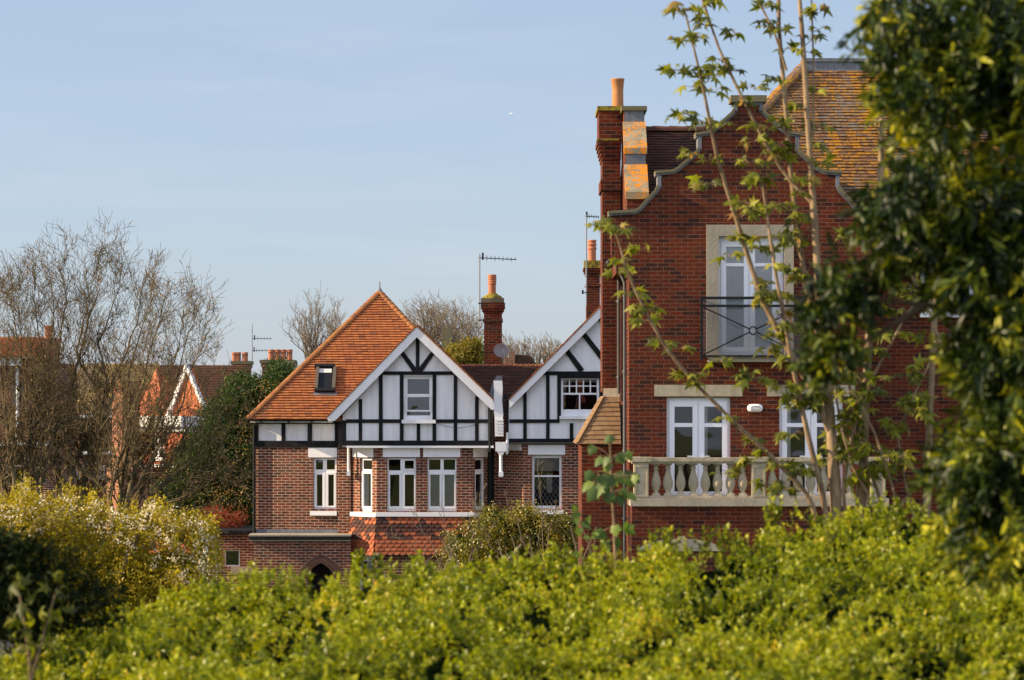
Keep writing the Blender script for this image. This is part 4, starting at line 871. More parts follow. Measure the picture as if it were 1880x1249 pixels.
def stack_house(xs, ytop, x0, x1, yb, Y, mat, parent, potx, ph, r=.13):
    m = MB(); f = Fr(x0, Y, x1, Y); f.box(m, x0 + 4, ytop + 8, x1 - 4, yb, -1, 0); f.box(m, x0 + 2, ytop + 6, x1 - 2, ytop + 13, -1.05, .06); c = m.build('chimney', mat, parent)
    m = MB(); f.box(m, x0, ytop, x1, ytop + 6, -1.15, .15); m.build('chimney_cap', 'stone_moss', c)
    for p in potx: pot(c, p, ytop - ph, ytop + 1, Y + .5, r, (.8,))
stack_house(0, 663, 424, 461, 700, 113, 'brick_orange', HD, (431, 437, 450), 16)
stack_house(0, 661, 477, 541, 760, 110, 'brick_orange', HD, (498, 509, 520, 531.5), 19)
aerial('tv_aerial', 'thin twin headed aerial between the clustered chimney pots', (463, 596, 675), [(463, 622, 498, 622, 6, 4), (463, 644, 492, 644, 6, 4)], 113)
HE = thing('brown_roofed_house', 'low house with mossy brown roof behind the bare branches', 'house', P(200, GY(114), 116))
m = MB(); A_ = P(148, 668, 118); B_ = P(292, 668, 118); O = P(110, 762, 114); Vv = Vector((0, 4, A_.z - O.z)); tiles(m, O, (1, 0, 0), Vv, [(0, 0), (P(300, 0, 114).x - O.x, 0), (B_.x - O.x, Vv.length), (A_.x - O.x, Vv.length)], .15, .24, .02, .03); sheet(m, O, (1, 0, 0), Vv, [(0, 0), (P(300, 0, 114).x - O.x, 0), (B_.x - O.x, Vv.length), (A_.x - O.x, Vv.length)])
m.build('roof', 'tile_moss', HE); f = Fr(90, 113.8, 260, 113.8); m = MB(); wl = [(150, 790, 172, 835), (185, 790, 202, 835)]
f.plate(m, f.loc([(90, 1010), (300, 1010), (300, 758), (90, 758)]), [rl(f.rc(*q)) for q in wl], -.4, 0); m.build('wall', 'brick_brown', HE)
for q in wl: window(f, HE, q, [(q[0] + 2, q[1] + 3, q[2] - 2, q[1] + 20), (q[0] + 2, q[1] + 23, q[2] - 2, q[3] - 3)], .1, [], None, None, 'stone')
m = MB(); f.box(m, 90, 762, 300, 767, -.1, .2); f.box(m, 118, 829, 232, 834, -.1, .25); m.build('cornice', 'paint_white', HE)
m = MB(); f.box(m, 90, 834, 110, 1010, 0, 1.2); f.box(m, 122, 855, 198, 880, 0, .9); m.build('extension', 'concrete', HE)
fc = Fr(206, 104, 236, 102.9); m = MB(); fc.box(m, 206, 705, 224, 1010, -.8, 0); fc.box(m, 204, 700, 226, 708, -.85, .06); cc = m.build('chimney', 'brick_orange', HE)
fc = Fr(232, 108, 262, 106.9); m = MB(); fc.box(m, 232, 706, 243, 1010, -.8, 0); m.build('chimney', 'brick_orange', HE)
fc = Fr(193, 100, 222, 97.9); m = MB(); fc.box(m, 196, 860, 218, 1010, -1.5, 0); m.build('side_wall', 'brick_orange', HE)
HF = thing('red_roofed_house', 'house at the far left with red tiled roof and white eaves board', 'house', P(20, GY(88), 90))
m = MB(); A_ = P(-90, 622, 91); O = P(-90, 655, 88.4); Vv = A_ - O; Vv.x = 0; ln = P(98, 0, 88.4).x - O.x; tiles(m, O, (1, 0, 0), Vv, [(0, 0), (ln, 0), (ln - .15, Vv.length), (0, Vv.length)], .11, .17, .018, .026); sheet(m, O, (1, 0, 0), Vv, [(0, 0), (ln, 0), (ln - .15, Vv.length), (0, Vv.length)])
ridge_tiles(m, A_, A_ + Vector((ln - .1, 0, 0)), .13, .35); m.build('roof', 'tile_orange', HF)
f = Fr(-90, 88.8, 96, 88.8); wl = [(20, 700, 45, 745), (56, 700, 78, 745), (10, 832, 50, 890), (60, 835, 85, 890)]; m = MB(); f.plate(m, f.loc([(-90, 1068), (94, 1068), (94, 657), (-90, 657)]), [rl(f.rc(*q)) for q in wl], -.3, 0)
x_ = P(94, 0, 88.8).x; m.box((x_ - .3, 89.1, 0), (x_, 94, 7.6)); m.build('wall', 'brick_brown', HF)
for q in wl: window(f, HF, q, [(q[0] + 2, q[1] + 3, q[2] - 2, q[1] + 22), (q[0] + 2, q[1] + 25, q[2] - 2, q[3] - 3)], .1, [], None, None, 'stone')
m = MB(); f.box(m, -90, 656, 40, 672, -.1, .2); f.box(m, -90, 812, 90, 818, -.1, .35); m.tube([f.pt(33, 672, .1), f.pt(33, 812, .1)], .06, 8); m.build('eaves_board', 'paint_white', HF)
m = MB(); f.box(m, 82, 622, 98, 700, -1.2, .3); c = m.build('chimney', 'brick_orange', HF); pot(c, 89, 598, 624, 89.5, .13)
# small outbuilding to the left of the porch
HG = thing('outbuilding', 'low dark outbuilding with pale sills left of the arched porch', 'outbuilding', P(430, GY(74), 75))
f = Fr(385, 74, 468, 74); m = MB(); f.plate(m, f.loc([(385, 1131), (469, 1131), (469, 980), (385, 980)]), [rl(f.rc(412, 1010, 440, 1040))], -.3, 0); m.build('wall', 'brick_brown', HG)
m = MB(); f.box(m, 383, 974, 470, 981, -3, .2); m.build('roof', 'timber_black', HG); m = MB(); f.box(m, 424, 1041, 464, 1053, -.1, .06); m.build('sill', 'stone', HG)
window(f, HG, (412, 1010, 440, 1040), [(414, 1012, 438, 1038)], .08, [], None, None, 'paint_white')
# far houses seen between the gables
HH = thing('distant_house', 'distant dark domed roof with block chimney behind the back roof', 'house', P(955, GY(170), 172))
m = MB(); f = Fr(930, 170, 985, 170); f.prism(m, [(944, 700), (944, 652), (968, 652), (976, 656), (988, 672), (990, 700)], -6, 0); m.build('roof', 'tile_dark', HH)
m = MB(); f.box(m, 935, 647, 945.5, 700, -1, .3); f.box(m, 926, 656, 935, 700, -1, .2); m.build('chimney', 'brick_brown', HH)
HI = thing('distant_house', 'distant ochre roofed house with tall stone chimney among hilltop trees', 'house', P(825, GY(200) - 20, 200))
m = MB(); f = Fr(800, 200, 880, 200); f.prism(m, [(805, 690), (808, 640), (830, 628), (862, 626), (880, 645), (885, 690)], -6, 0); m.build('roof', 'tile_moss', HI)
m = MB(); f.box(m, 811, 604, 829, 660, -1, .8); f.box(m, 813, 598, 816.5, 604, -.5, .5); f.box(m, 822, 596, 826, 604, -.5, .5); m.build('chimney', 'stone_moss', HI)

# ================================================================== bare trees
def V3(a): return Vector(a)
def bare_tree(name, label, mainlimbs, Y, base, r0, twig=(.9, 3), mat='bark_pale', group=None, seed=1, dens=1.0, up=.55, lenf=1.0, depthj=.6, leafmat=None, leafn=0, levels=3, nside=3, minr=.003, cat='tree', squash=0.0):
    """base px; limbs: list of px polylines starting at the fork; twigs fill in between"""
    mainlimbs = [[(base[0] + (x - base[0]) * (1 - squash), y + max(0, 1010 - y) * squash) for x, y in l] for l in mainlimbs]
    rnd = random.Random(seed); t = thing(name, label, cat, P(base[0], base[1], Y), group); tips = []
    trunk = MB(); br = MB()
    for li, limb in enumerate(mainlimbs):
        dj = rnd.uniform(-depthj, depthj); n = len(limb); pts = []
        for i, (x, y) in enumerate(limb): pts.append(P(x, y, Y) + Vector((0, dj * i / n * 1.4, 0)))
        pts2 = []
        for i in range(n - 1):
            for f in (0, .33, .66): p = pts[i].lerp(pts[i + 1], f); pts2.append(p + Vector((rnd.uniform(-1, 1), rnd.uniform(-1, 1), rnd.uniform(-1, 1))) * .035 * (1 if (i or f) else 0))
        pts2.append(pts[-1]); m_ = len(pts2); rs = r0[1]; rad = [max(.006, rs * (1 - i / (m_ - 1)) ** 1.15) for i in range(m_)]
        br.tube(pts2, rad, 6, False)
        def grow(p, d, ln, r, lv):
            k = 5 if lv > 1 else 4; q = [p]; dd = d.copy(); st = ln / k
            for i in range(k):
                dd = (dd + Vector((rnd.gauss(0, .22), rnd.gauss(0, .22), rnd.gauss(0, .17) + up * .16))).normalized(); q.append(q[-1] + dd * st)
            br.tube(q, [max(minr, r * (1 - i / (k + .3))) for i in range(k + 1)], nside, False)
            tips.append(q[-1]); tips.append(q[-2])
            if lv <= 0: return
            nc = max(1, int(rnd.uniform(*twig) * dens + (1.2 if lv > 1 else .5)))
            for c in range(nc):
                i = rnd.randint(1, k); side = dd.cross(Vector((rnd.gauss(0, 1), rnd.gauss(0, 1), rnd.gauss(0, 1)))).normalized()
                nd = (dd * .75 + side * rnd.uniform(.5, 1.0) + Vector((0, 0, up * .4))).normalized(); grow(q[i], nd, ln * rnd.uniform(.45, .75), r * .6, lv - 1)
        tot = sum((pts2[i + 1] - pts2[i]).length for i in range(m_ - 1))
        nb = int(tot * 3.4 * dens)
        for b in range(nb):
            f = .16 + .84 * (b + rnd.random()) / nb; i = min(m_ - 2, int(f * (m_ - 1))); p = pts2[i].lerp(pts2[i + 1], rnd.random()); d = (pts2[i + 1] - pts2[i]).normalized()
            side = d.cross(Vector((rnd.gauss(0, 1), rnd.gauss(0, 1), rnd.gauss(0, 1)))).normalized()
            grow(p, (d * .8 + side * rnd.uniform(.4, .8) + Vector((0, 0, up * .5))).normalized(), rnd.uniform(.6, 1.25) * lenf * (1.05 - f * .55), max(rad[i] * .45, .007), levels - 1)
    b = P(base[0], base[1], Y); f0 = P(mainlimbs[0][0][0], mainlimbs[0][0][1], Y); trunk.tube([b - Vector((0, 0, .2)), b.lerp(f0, .3), b.lerp(f0, .7), f0 + Vector((0, 0, .05))], [r0[0] * 1.25, r0[0], r0[0] * .92, r0[1] * 1.15], 10, False)
    trunk.build('trunk', mat, t); br.build('branches', mat, t)
    if leafn and tips:
        ps = np.array([tips[i] for i in RNG.integers(0, len(tips), leafn)]) + RNG.normal(size=(leafn, 3)) * .03
        leaves('leaves', leafmat, T_OVAL, ps, RNG.normal(size=(leafn, 3)), RNG.uniform(.02, .05, leafn), parent=t)
    return t
gy = GY(45)
bare_tree('bare_tree', 'leafless tree at the left edge with many upright stems', [[(38, 1010), (22, 860), (5, 700), (-10, 560), (-5, 470)], [(38, 1010), (45, 860), (52, 740), (38, 620), (12, 540), (8, 440)], [(38, 1010), (62, 860), (52, 750), (82, 640), (58, 520), (52, 430)], [(38, 1010), (80, 880), (100, 760), (75, 680), (40, 600), (28, 500)], [(38, 1010), (0, 880), (-30, 760), (-40, 600), (-20, 480)]],
    45, (40, GY(45)), (.13, .06), seed=3, dens=2.0, lenf=1.0, up=.5, squash=.11, group='leafless trees on the left', leafmat='leaf_dry', leafn=700)
bare_tree('bare_tree', 'tallest leafless tree on the left, its crown fanning above the red roof', [[(140, 1010), (105, 900), (98, 800), (85, 700), (110, 600), (120, 500), (118, 415)], [(140, 1010), (135, 880), (120, 780), (130, 680), (165, 560), (190, 480), (188, 398)], [(140, 1010), (150, 880), (190, 780), (180, 690), (130, 600), (160, 510), (150, 430)], [(140, 1010), (175, 900), (190, 800), (215, 690), (190, 590), (225, 500), (238, 440)], [(140, 1010), (120, 880), (65, 790), (82, 660), (100, 540), (90, 440)], [(140, 1010), (160, 900), (140, 820), (200, 700), (240, 600), (268, 520), (272, 455)]],
    46.5, (142, GY(46.5)), (.14, .066), seed=9, dens=2.0, lenf=1.0, up=.5, squash=.10, group='leafless trees on the left', leafmat='leaf_dry', leafn=900)
bare_tree('bare_tree', 'leafless tree leaning right over the orange gables', [[(215, 1010), (205, 900), (232, 800), (262, 700), (292, 600), (318, 500)], [(215, 1010), (240, 880), (285, 790), (330, 700), (360, 600), (388, 520)], [(215, 1010), (250, 900), (320, 830), (370, 740), (400, 640)], [(215, 1010), (270, 920), (330, 860), (400, 800), (445, 760)], [(215, 1010), (225, 880), (240, 760), (235, 660), (262, 560), (290, 480)], [(215, 1010), (280, 930), (350, 900), (420, 860), (470, 880)], [(215, 1010), (245, 900), (290, 830), (340, 740), (375, 640), (405, 570)], [(215, 1010), (230, 900), (268, 800), (305, 690), (340, 590), (350, 520)]],
    44, (213, GY(44)), (.12, .058), seed=21, dens=1.9, lenf=1.0, up=.4, squash=.10, group='leafless trees on the left', leafmat='leaf_dry', leafn=1300)
# background bare trees
def fan(cx, cb, ct, w, n, s):
    r_ = random.Random(s); o = []
    for i in range(n):
        f = (i + .5) / n * 2 - 1; o.append([(cx, cb), (cx + f * w * .35, cb - (cb - ct) * .35), (cx + f * w * .75, cb - (cb - ct) * .68), (cx + f * w, ct + abs(f) ** 2 * (cb - ct) * .42 + r_.uniform(0, 10))])
    return o
for (a, lab, Y, base, sd_, w, ct, n, dn, lf) in ((575, 'bare upright tree behind the left hip of the orange roof', 132, 720, 5, 26, 566, 6, .55, 1.6), (612, 'slim bare tree rising just left of the orange roof peak', 136, 720, 6, 14, 566, 4, .5, 1.3)):
    bare_tree('bare_tree', lab, fan(a, base, ct, w, n, sd_), Y, (a, base + 30), (.25, .13), mat='bark_far', seed=sd_, dens=dn * 2.0, lenf=lf, minr=.008, depthj=1.2, up=.9)
for (a, lab, Y, sd_, w, ct, n) in ((785, 'rounded bare tree behind the peak of the left gable', 205, 31, 34, 566, 9), (822, 'broad rounded bare tree above the distant stone chimney', 212, 32, 34, 572, 9), (860, 'rounded bare tree close left of the dish chimney', 208, 33, 20, 590, 6)):
    bare_tree('bare_tree', lab, fan(a, 680, ct, w, n, sd_), Y, (a, 690), (.35, .16), mat='bark_far', seed=sd_, dens=.9, lenf=2.3, minr=.013, depthj=2.5, up=.5, leafmat='leaf_ochre', leafn=0, squash=0)
for i in range(9):
    a = 926 + i * 12.5; labs = 'bare tree in the hilltop row, number seen'
    words = ['first tree right of the dish in the row of bare hilltop trees', 'second tree right of the dish in the row of bare hilltop trees', 'third tree right of the dish in the row of bare hilltop trees', 'fourth tree right of the dish in the row of bare hilltop trees', 'middle tree of the row of bare hilltop trees', 'fourth tree from the right in the row of bare hilltop trees', 'third tree from the right in the row of bare hilltop trees', 'second tree from the right in the row of bare hilltop trees', 'rightmost tree of the row of bare hilltop trees, against the white gable']
    bare_tree('bare_tree', words[i], fan(a, 690, 627 + (i % 3) * 3, 8, 4, 50 + i), 300 + (i % 3) * 6, (a, 700), (.3, .2), mat='bark_far', seed=60 + i, dens=.5, lenf=2.0, minr=.024, depthj=2, up=.9, group='row of bare hilltop trees')
# ------------------------------------------------------------------ foliage crowns
def inell(n, e, Y, thick):
    """random points in ellipsoids given in px (cx,cy,rx,ry); thick = depth radius in m"""
    w = np.array([a[2] * a[3] for a in e], float); w /= w.sum(); ix = RNG.choice(len(e), n, p=w); E = np.array([a[:4] for a in e], float)[ix]
    p = RNG.normal(size=(n, 3)); p = unit(p) * RNG.random((n, 1)) ** (1 / 2.4)
    x = E[:, 0] + p[:, 0] * E[:, 2]; y = E[:, 1] + p[:, 1] * E[:, 3]; Yd = Y + p[:, 2] * thick
    return np.stack([(x - 940) / F * Y, Yd, ZC + (HOR - y) / F * Y], 1), p
def crown(name, mat, e, Y, thick, nclump, per, csize, lsize, parent, tpl=T_OVAL, droop=0.0, upb=.3, rb=.0, aniso=(1, 1, 1), bright=.5):
    c, p = inell(nclump, e, Y, thick); k = np.repeat(np.arange(nclump), per); n = len(k)
    pos = c[k] + RNG.normal(size=(n, 3)) * csize * np.array(aniso)
    d = RNG.normal(size=(n, 3)) * .8 + p[k] * .6; d[:, 2] += upb - droop
    r = np.clip(RNG.random(n) * (1 - rb) + RNG.random(nclump)[k] * rb, 0, 1)
    leaves(name, mat, tpl, pos, d, RNG.uniform(.7, 1.3, n) * lsize, r, parent); return c
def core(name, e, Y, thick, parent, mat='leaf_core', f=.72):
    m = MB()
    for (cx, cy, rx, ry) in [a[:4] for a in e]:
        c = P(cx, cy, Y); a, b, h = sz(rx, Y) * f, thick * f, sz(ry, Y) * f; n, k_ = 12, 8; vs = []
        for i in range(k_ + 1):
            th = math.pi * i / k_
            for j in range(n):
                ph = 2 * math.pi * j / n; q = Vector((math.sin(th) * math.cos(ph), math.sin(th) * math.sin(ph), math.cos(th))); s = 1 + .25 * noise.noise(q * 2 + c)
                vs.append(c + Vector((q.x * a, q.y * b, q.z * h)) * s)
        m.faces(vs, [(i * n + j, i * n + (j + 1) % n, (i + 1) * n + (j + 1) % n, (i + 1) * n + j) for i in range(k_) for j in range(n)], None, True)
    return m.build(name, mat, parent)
def trunkto(parent, Y, base, pts, r, mat='bark_dark', extra=()):
    m = MB(); b = P(base[0], base[1], Y); m.tube([b] + [P(x, y, Y) for x, y in pts], [r * (1 - .8 * i / len(pts)) for i in range(len(pts) + 1)], 8, False)
    for e in extra: m.tube([P(x, y, Y) + Vector((0, dy, 0)) for x, y, dy in e], [r * .5 * (1 - .8 * i / len(e)) for i in range(len(e))], 6, False)
    m.build('trunk', mat, parent)
# conifer behind the bare trees
t = thing('conifer', 'dark green conifer between the orange gables and the brick wing', 'tree', P(430, GY(80), 80))
e = [(515, 685, 22, 26), (500, 715, 38, 35), (470, 725, 36, 35), (445, 735, 45, 45), (440, 700, 14, 28), (420, 790, 60, 45), (440, 840, 70, 60), (385, 830, 60, 50), (350, 860, 50, 50), (400, 900, 75, 60), (440, 930, 45, 60), (355, 920, 60, 45), (320, 900, 35, 30), (425, 960, 50, 40), (460, 900, 22, 80), (400, 760, 28, 30)]
YK = 80; trunkto(t, YK, (430, GY(YK)), [(428, 1000), (435, 850), (445, 700)], .3, extra=[[(430, 900, 0), (380, 850, -.5), (330, 830, -.8)], [(432, 850, 0), (480, 760, .2), (515, 680, .3)], [(431, 880, 0), (460, 860, -1), (468, 800, -1)]])
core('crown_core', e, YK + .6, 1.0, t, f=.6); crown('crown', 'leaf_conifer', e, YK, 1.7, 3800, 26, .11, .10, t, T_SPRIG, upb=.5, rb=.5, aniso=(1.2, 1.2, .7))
ps, _ = inell(1200, [(420, 900, 60, 60), (450, 800, 22, 60), (395, 930, 60, 50), (490, 720, 30, 30)], YK - 1.6, .5)
leaves('dry_leaves', 'leaf_dry', T_OVAL, ps, RNG.normal(size=(len(ps), 3)), .06, parent=t)
# distant olive tree
t = thing('olive_green_tree', 'olive green leafy tree below the distant stone chimney', 'tree', P(850, 700, 182)); e = [(850, 655, 34, 26), (868, 650, 22, 26), (825, 668, 25, 18), (845, 680, 40, 18)]
trunkto(t, 182, (850, 720), [(850, 690), (852, 660)], .3, 'bark_far'); crown('crown', 'leaf_ochre', e, 182, 1.6, 420, 30, .2, .22, t, T_OVAL, rb=.6)
# red shrub
t = thing('red_leaved_shrub', 'rusty red shrub beneath the conifer', 'shrub', P(412, GY(76), 76)); e = [(395, 950, 26, 16), (430, 955, 22, 16), (415, 968, 30, 12)]
trunkto(t, 76, (412, GY(76)), [(412, 1000), (412, 950)], .05); crown('crown', 'leaf_red', e, 76, .5, 200, 12, .09, .06, t)
# golden blossom shrub
t = thing('flowering_shrub', 'golden leaved shrub with clusters of white blossom at the left', 'shrub', P(190, GY(31), 31)); YQ = 31
e = [(40, 960, 60, 55), (40, 915, 16, 34), (85, 935, 14, 26), (118, 950, 30, 40), (125, 915, 10, 24), (170, 940, 20, 36), (175, 925, 8, 24), (225, 975, 50, 48), (285, 965, 40, 42), (285, 935, 9, 20), (330, 985, 45, 45), (375, 975, 22, 30), (380, 1020, 30, 50), (330, 1060, 70, 50), (240, 1050, 80, 55), (140, 1030, 90, 60), (60, 1030, 80, 55), (-30, 980, 60, 80), (360, 1095, 50, 40), (250, 1110, 90, 40), (150, 1120, 90, 40)]
ps, _ = inell(150, e[:14], YQ - .35, .5); kk = np.repeat(np.arange(len(ps)), 16); leaves('blossom', 'petal', T_OVAL, ps[kk] + RNG.normal(size=(len(kk), 3)) * .035, RNG.normal(size=(len(kk), 3)), .034, parent=t)
trunkto(t, YQ, (190, GY(YQ)), [(190, 1250), (200, 1080)], .12, 'bark_brown', extra=[[(192, 1250, 0), (120, 1060, 0), (60, 950, 0)], [(192, 1250, 0), (280, 1080, 0), (340, 980, 0)], [(195, 1200, 0), (230, 1040, -.3), (280, 940, -.3)], [(192, 1250, 0), (110, 1060, .3), (120, 900, .3)]])
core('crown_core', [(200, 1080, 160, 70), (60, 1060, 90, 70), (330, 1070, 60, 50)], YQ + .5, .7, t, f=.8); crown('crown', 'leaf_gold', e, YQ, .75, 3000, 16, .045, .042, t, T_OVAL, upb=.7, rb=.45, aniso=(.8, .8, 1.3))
# bush in front of the bay, and its bare companions
t = thing('golden_green_bush', 'glossy golden green bush beneath the tile hung bay', 'bush', P(950, GY(58), 58)); YM = 58
e = [(900, 955, 30, 30), (885, 985, 45, 40), (850, 1010, 45, 40), (935, 985, 50, 50), (958, 950, 30, 28), (985, 965, 35, 30), (1000, 1000, 50, 45), (1020, 965, 30, 26), (1045, 975, 20, 35), (960, 1040, 100, 50), (870, 1050, 70, 40), (1040, 1030, 30, 60)]
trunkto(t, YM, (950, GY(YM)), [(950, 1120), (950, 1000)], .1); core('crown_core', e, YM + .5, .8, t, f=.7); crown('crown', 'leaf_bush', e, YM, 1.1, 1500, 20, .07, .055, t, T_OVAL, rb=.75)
for (lab, base, limbs, sd_) in (('leafless shrub standing in front of the tile hung skirt', (840, 1110), [[(840, 1110), (800, 1010), (770, 960), (760, 940)], [(840, 1110), (830, 1020), (822, 970), (815, 930)], [(840, 1110), (865, 1010), (880, 950), (880, 905)], [(840, 1110), (790, 1040), (740, 990), (715, 985)]], 71),
                           ('leafless twigs reaching up before the leaded window', (1000, 1080), [[(1000, 1080), (995, 980), (992, 900), (990, 868)], [(1000, 1080), (1010, 970), (1022, 920)], [(1000, 1080), (960, 990), (935, 930), (925, 905)], [(1000, 1080), (900, 1000), (872, 950), (868, 915)]], 72)):
    bare_tree('bare_shrub', lab, limbs, 56.5, base, (.04, .02), mat='bark_far', seed=sd_, dens=.6, lenf=.42, minr=.005, depthj=.2, up=.9, cat='shrub')
# fuzzy brown stems nearer the camera
t = thing('brown_bramble', 'blurred brown bramble stems rising behind the hedge', 'bramble', P(900, GY(22) - 60, 22)); m = MB()
for i in range(34):
    x = random.uniform(690, 1090); y0 = 1110; a = random.uniform(-70, 70); h_ = random.uniform(60, 150) * (1 if x > 760 else .6); m.tube([P(x, y0, 22), P(x + a * .4, y0 - h_ * .5, 22), P(x + a, y0 - h_, 22.2)], [.008, .006, .003], 4, False)
m.build('stems', 'bark_brown', t); m = MB(); m.tube([P(862, 1110, 20), P(905, 1060, 20), P(958, 1000, 20)], [.025, .02, .01], 6, False); m.build('stem', 'bark_brown', t); m = MB(); m.tube([P(1000, 1120, 20), P(1060, 1060, 20), P(1110, 1020, 20)], [.03, .02, .015], 6, False); m.build('stem', 'bark_brown', t)

# ================================================================== young sycamores on the right
def stem(m, pts, Y, r0, r1, dy=0):
    n = len(pts); q = [P(x, y, Y) + Vector((0, dy * i / n, 0)) for i, (x, y) in enumerate(pts)]
    # smooth with subdivision
    s = []
    for i in range(n - 1):
        for f in (0, .5): s.append(q[i].lerp(q[i + 1], f))
    s.append(q[-1]); k_ = len(s)
    for i in range(1, k_ - 1): s[i] = s[i] * .6 + (s[i - 1] + s[i + 1]) * .2
    m.tube(s, [(r0 + (r1 - r0) * i / (k_ - 1)) * (1.0 + (.12 if i % 3 == 0 else 0)) for i in range(k_)], 8, True); return s
YS = 19.0; syc = thing('sycamore_sapling', 'many stemmed young sycamore with fresh small leaves before the brick building', 'young tree', P(1545, GY(YS) - 0, YS))
syc.location.z = terr(0, YS); ORG[syc.name] = Vector(syc.location); px2 = .004043
S = {
 's1': ([(1540, 1090), (1536, 940), (1526, 787), (1518, 706), (1508, 600), (1502, 529), (1496, 410), (1485, 261), (1474, 74), (1465, -40)], .050, .013, 0),
 's2': ([(1562, 1090), (1580, 945), (1588, 860), (1590, 760), (1599, 639), (1608, 520), (1618, 418), (1626, 300), (1629, 160)], .045, .016, .3),
 's3': ([(1530, 1060), (1515, 935), (1498, 860), (1481.5, 805), (1463, 720), (1443, 639), (1437, 591), (1419, 510), (1405, 420), (1392, 335)], .026, .008, -.3),
 's4': ([(1522, 790), (1502, 735), (1448, 647), (1397, 558), (1360, 444), (1351, 417), (1310, 294), (1288, 179), (1273, 119), (1251, 33)], .028, .006, -.4),
 's5': ([(1518, 706), (1504, 630), (1496, 573), (1481, 529), (1467, 411), (1452, 298), (1444, 168), (1433, 37), (1434, -30)], .026, .012, .2),
 's6': ([(1500, 420), (1492, 368), (1455, 339), (1411, 275), (1355, 160), (1321, 89), (1292, 0), (1280, -40)], .016, .007, .1),
 's7': ([(1493, 250), (1494, 112), (1489, -20)], .009, .005, 0),
 's8': ([(1444, 130), (1422, 56), (1385, -10)], .010, .006, 0),
 's9': ([(1512, 1020), (1498, 950), (1480, 905), (1436, 860), (1390, 817), (1344, 777), (1308, 741), (1265, 700), (1219, 645), (1190, 596), (1164, 547), (1144, 501), (1123.6, 429)], .022, .006, -.6),
 's10': ([(1600, 1010), (1627, 951), (1675, 908)], .022, .012, .1),
 's11': ([(1600, 1000), (1595, 900), (1560, 860), (1535, 760), (1525, 690)], .012, .006, -.2),
 's12': ([(1650, 980), (1640, 900), (1600, 790), (1560, 720)], .012, .006, -.3),
 's13': ([(1700, 980), (1715, 620), (1725, 540)], .030, .018, .2),
 's14': ([(1730, 640), (1700, 560), (1665, 500), (1640, 440)], .011, .006, -.2),
 's15': ([(1640, 500), (1662, 480), (1700, 440)], .009, .005, 0),
 's17': ([(1640, 1000), (1612, 900), (1575, 800), (1560, 700), (1548, 600)], .016, .008, .1),
 's18': ([(1560, 1010), (1545, 900), (1560, 800), (1600, 690), (1655, 590), (1700, 520)], .015, .008, -.1),
 's16': ([(1680, 960), (1640, 800), (1690, 700), (1720, 640)], .011, .007, 0),
}
ST = {}
for k_, (pts, a, b, dy) in S.items():
    m = MB(); ST[k_] = stem(m, pts, YS, a * .95, b * 1.1, dy); m.build('stem' if k_ not in ('s1',) else 'trunk', 'bark_sapling', syc)
lp, ld, ls, ln_ = [], [], [], []; tw = MB()
def node(p, n, size, spread=.16, down=.25, pet=.05):
    for i in range(n):
        a = random.uniform(0, 2 * math.pi); d = Vector((math.cos(a), math.sin(a) * .8, random.uniform(-.1, .7))).normalized(); q = p + d * random.uniform(.5, 1.2) * pet
        tw.tube([p, q], .0022, 3, False); dd = Vector((d.x, d.y, random.uniform(-down - .4, .25))).normalized(); lp.append(q); ld.append(dd); ls.append(size * random.uniform(.6, 1.6)); ln_.append((random.gauss(0, .6), random.gauss(-.4, .6), random.gauss(.7, .5)))
def dress(s, i0, step, nl, size, side=.06, skip=0.1):
    acc = 0
    for i in range(len(s) - 1):
        seg = (s[i + 1] - s[i]).length; acc += seg
        if i < i0 * len(s): continue
        while acc > step:
            acc -= step * random.uniform(.8, 1.3)
            if random.random() < skip: continue
            p = s[i].lerp(s[i + 1], random.random()); a = random.choice((-1, 1)); q = p + Vector((a * random.uniform(.3, 1) * side, random.uniform(-.5, .5) * side, random.uniform(.1, .8) * side))
            tw.tube([p, q], [.004, .003], 4, False); node(q, random.randint(nl + 1, nl + 4), size)
dress(ST['s1'], .25, .22, 3, .075, .14); dress(ST['s3'], .35, .17, 4, .075, .07); dress(ST['s4'], .18, .15, 4, .08, .08); dress(ST['s5'], .3, .18, 4, .075, .09); dress(ST['s6'], .3, .15, 4, .075, .08)
dress(ST['s7'], .2, .25, 3, .06); dress(ST['s8'], .3, .15, 3, .07); dress(ST['s9'], .2, .21, 4, .07, .06, .15); dress(ST['s2'], .3, .3, 3, .07, .1)
for q in ('s11', 's12', 's14', 's15', 's16', 's17', 's18'): dress(ST[q], .2, .14, 4, .08, .1)
node(ST['s3'][-1], 9, .09); node(ST['s4'][-1], 9, .085, pet=.09); node(ST['s9'][-1], 5, .09, pet=.08)
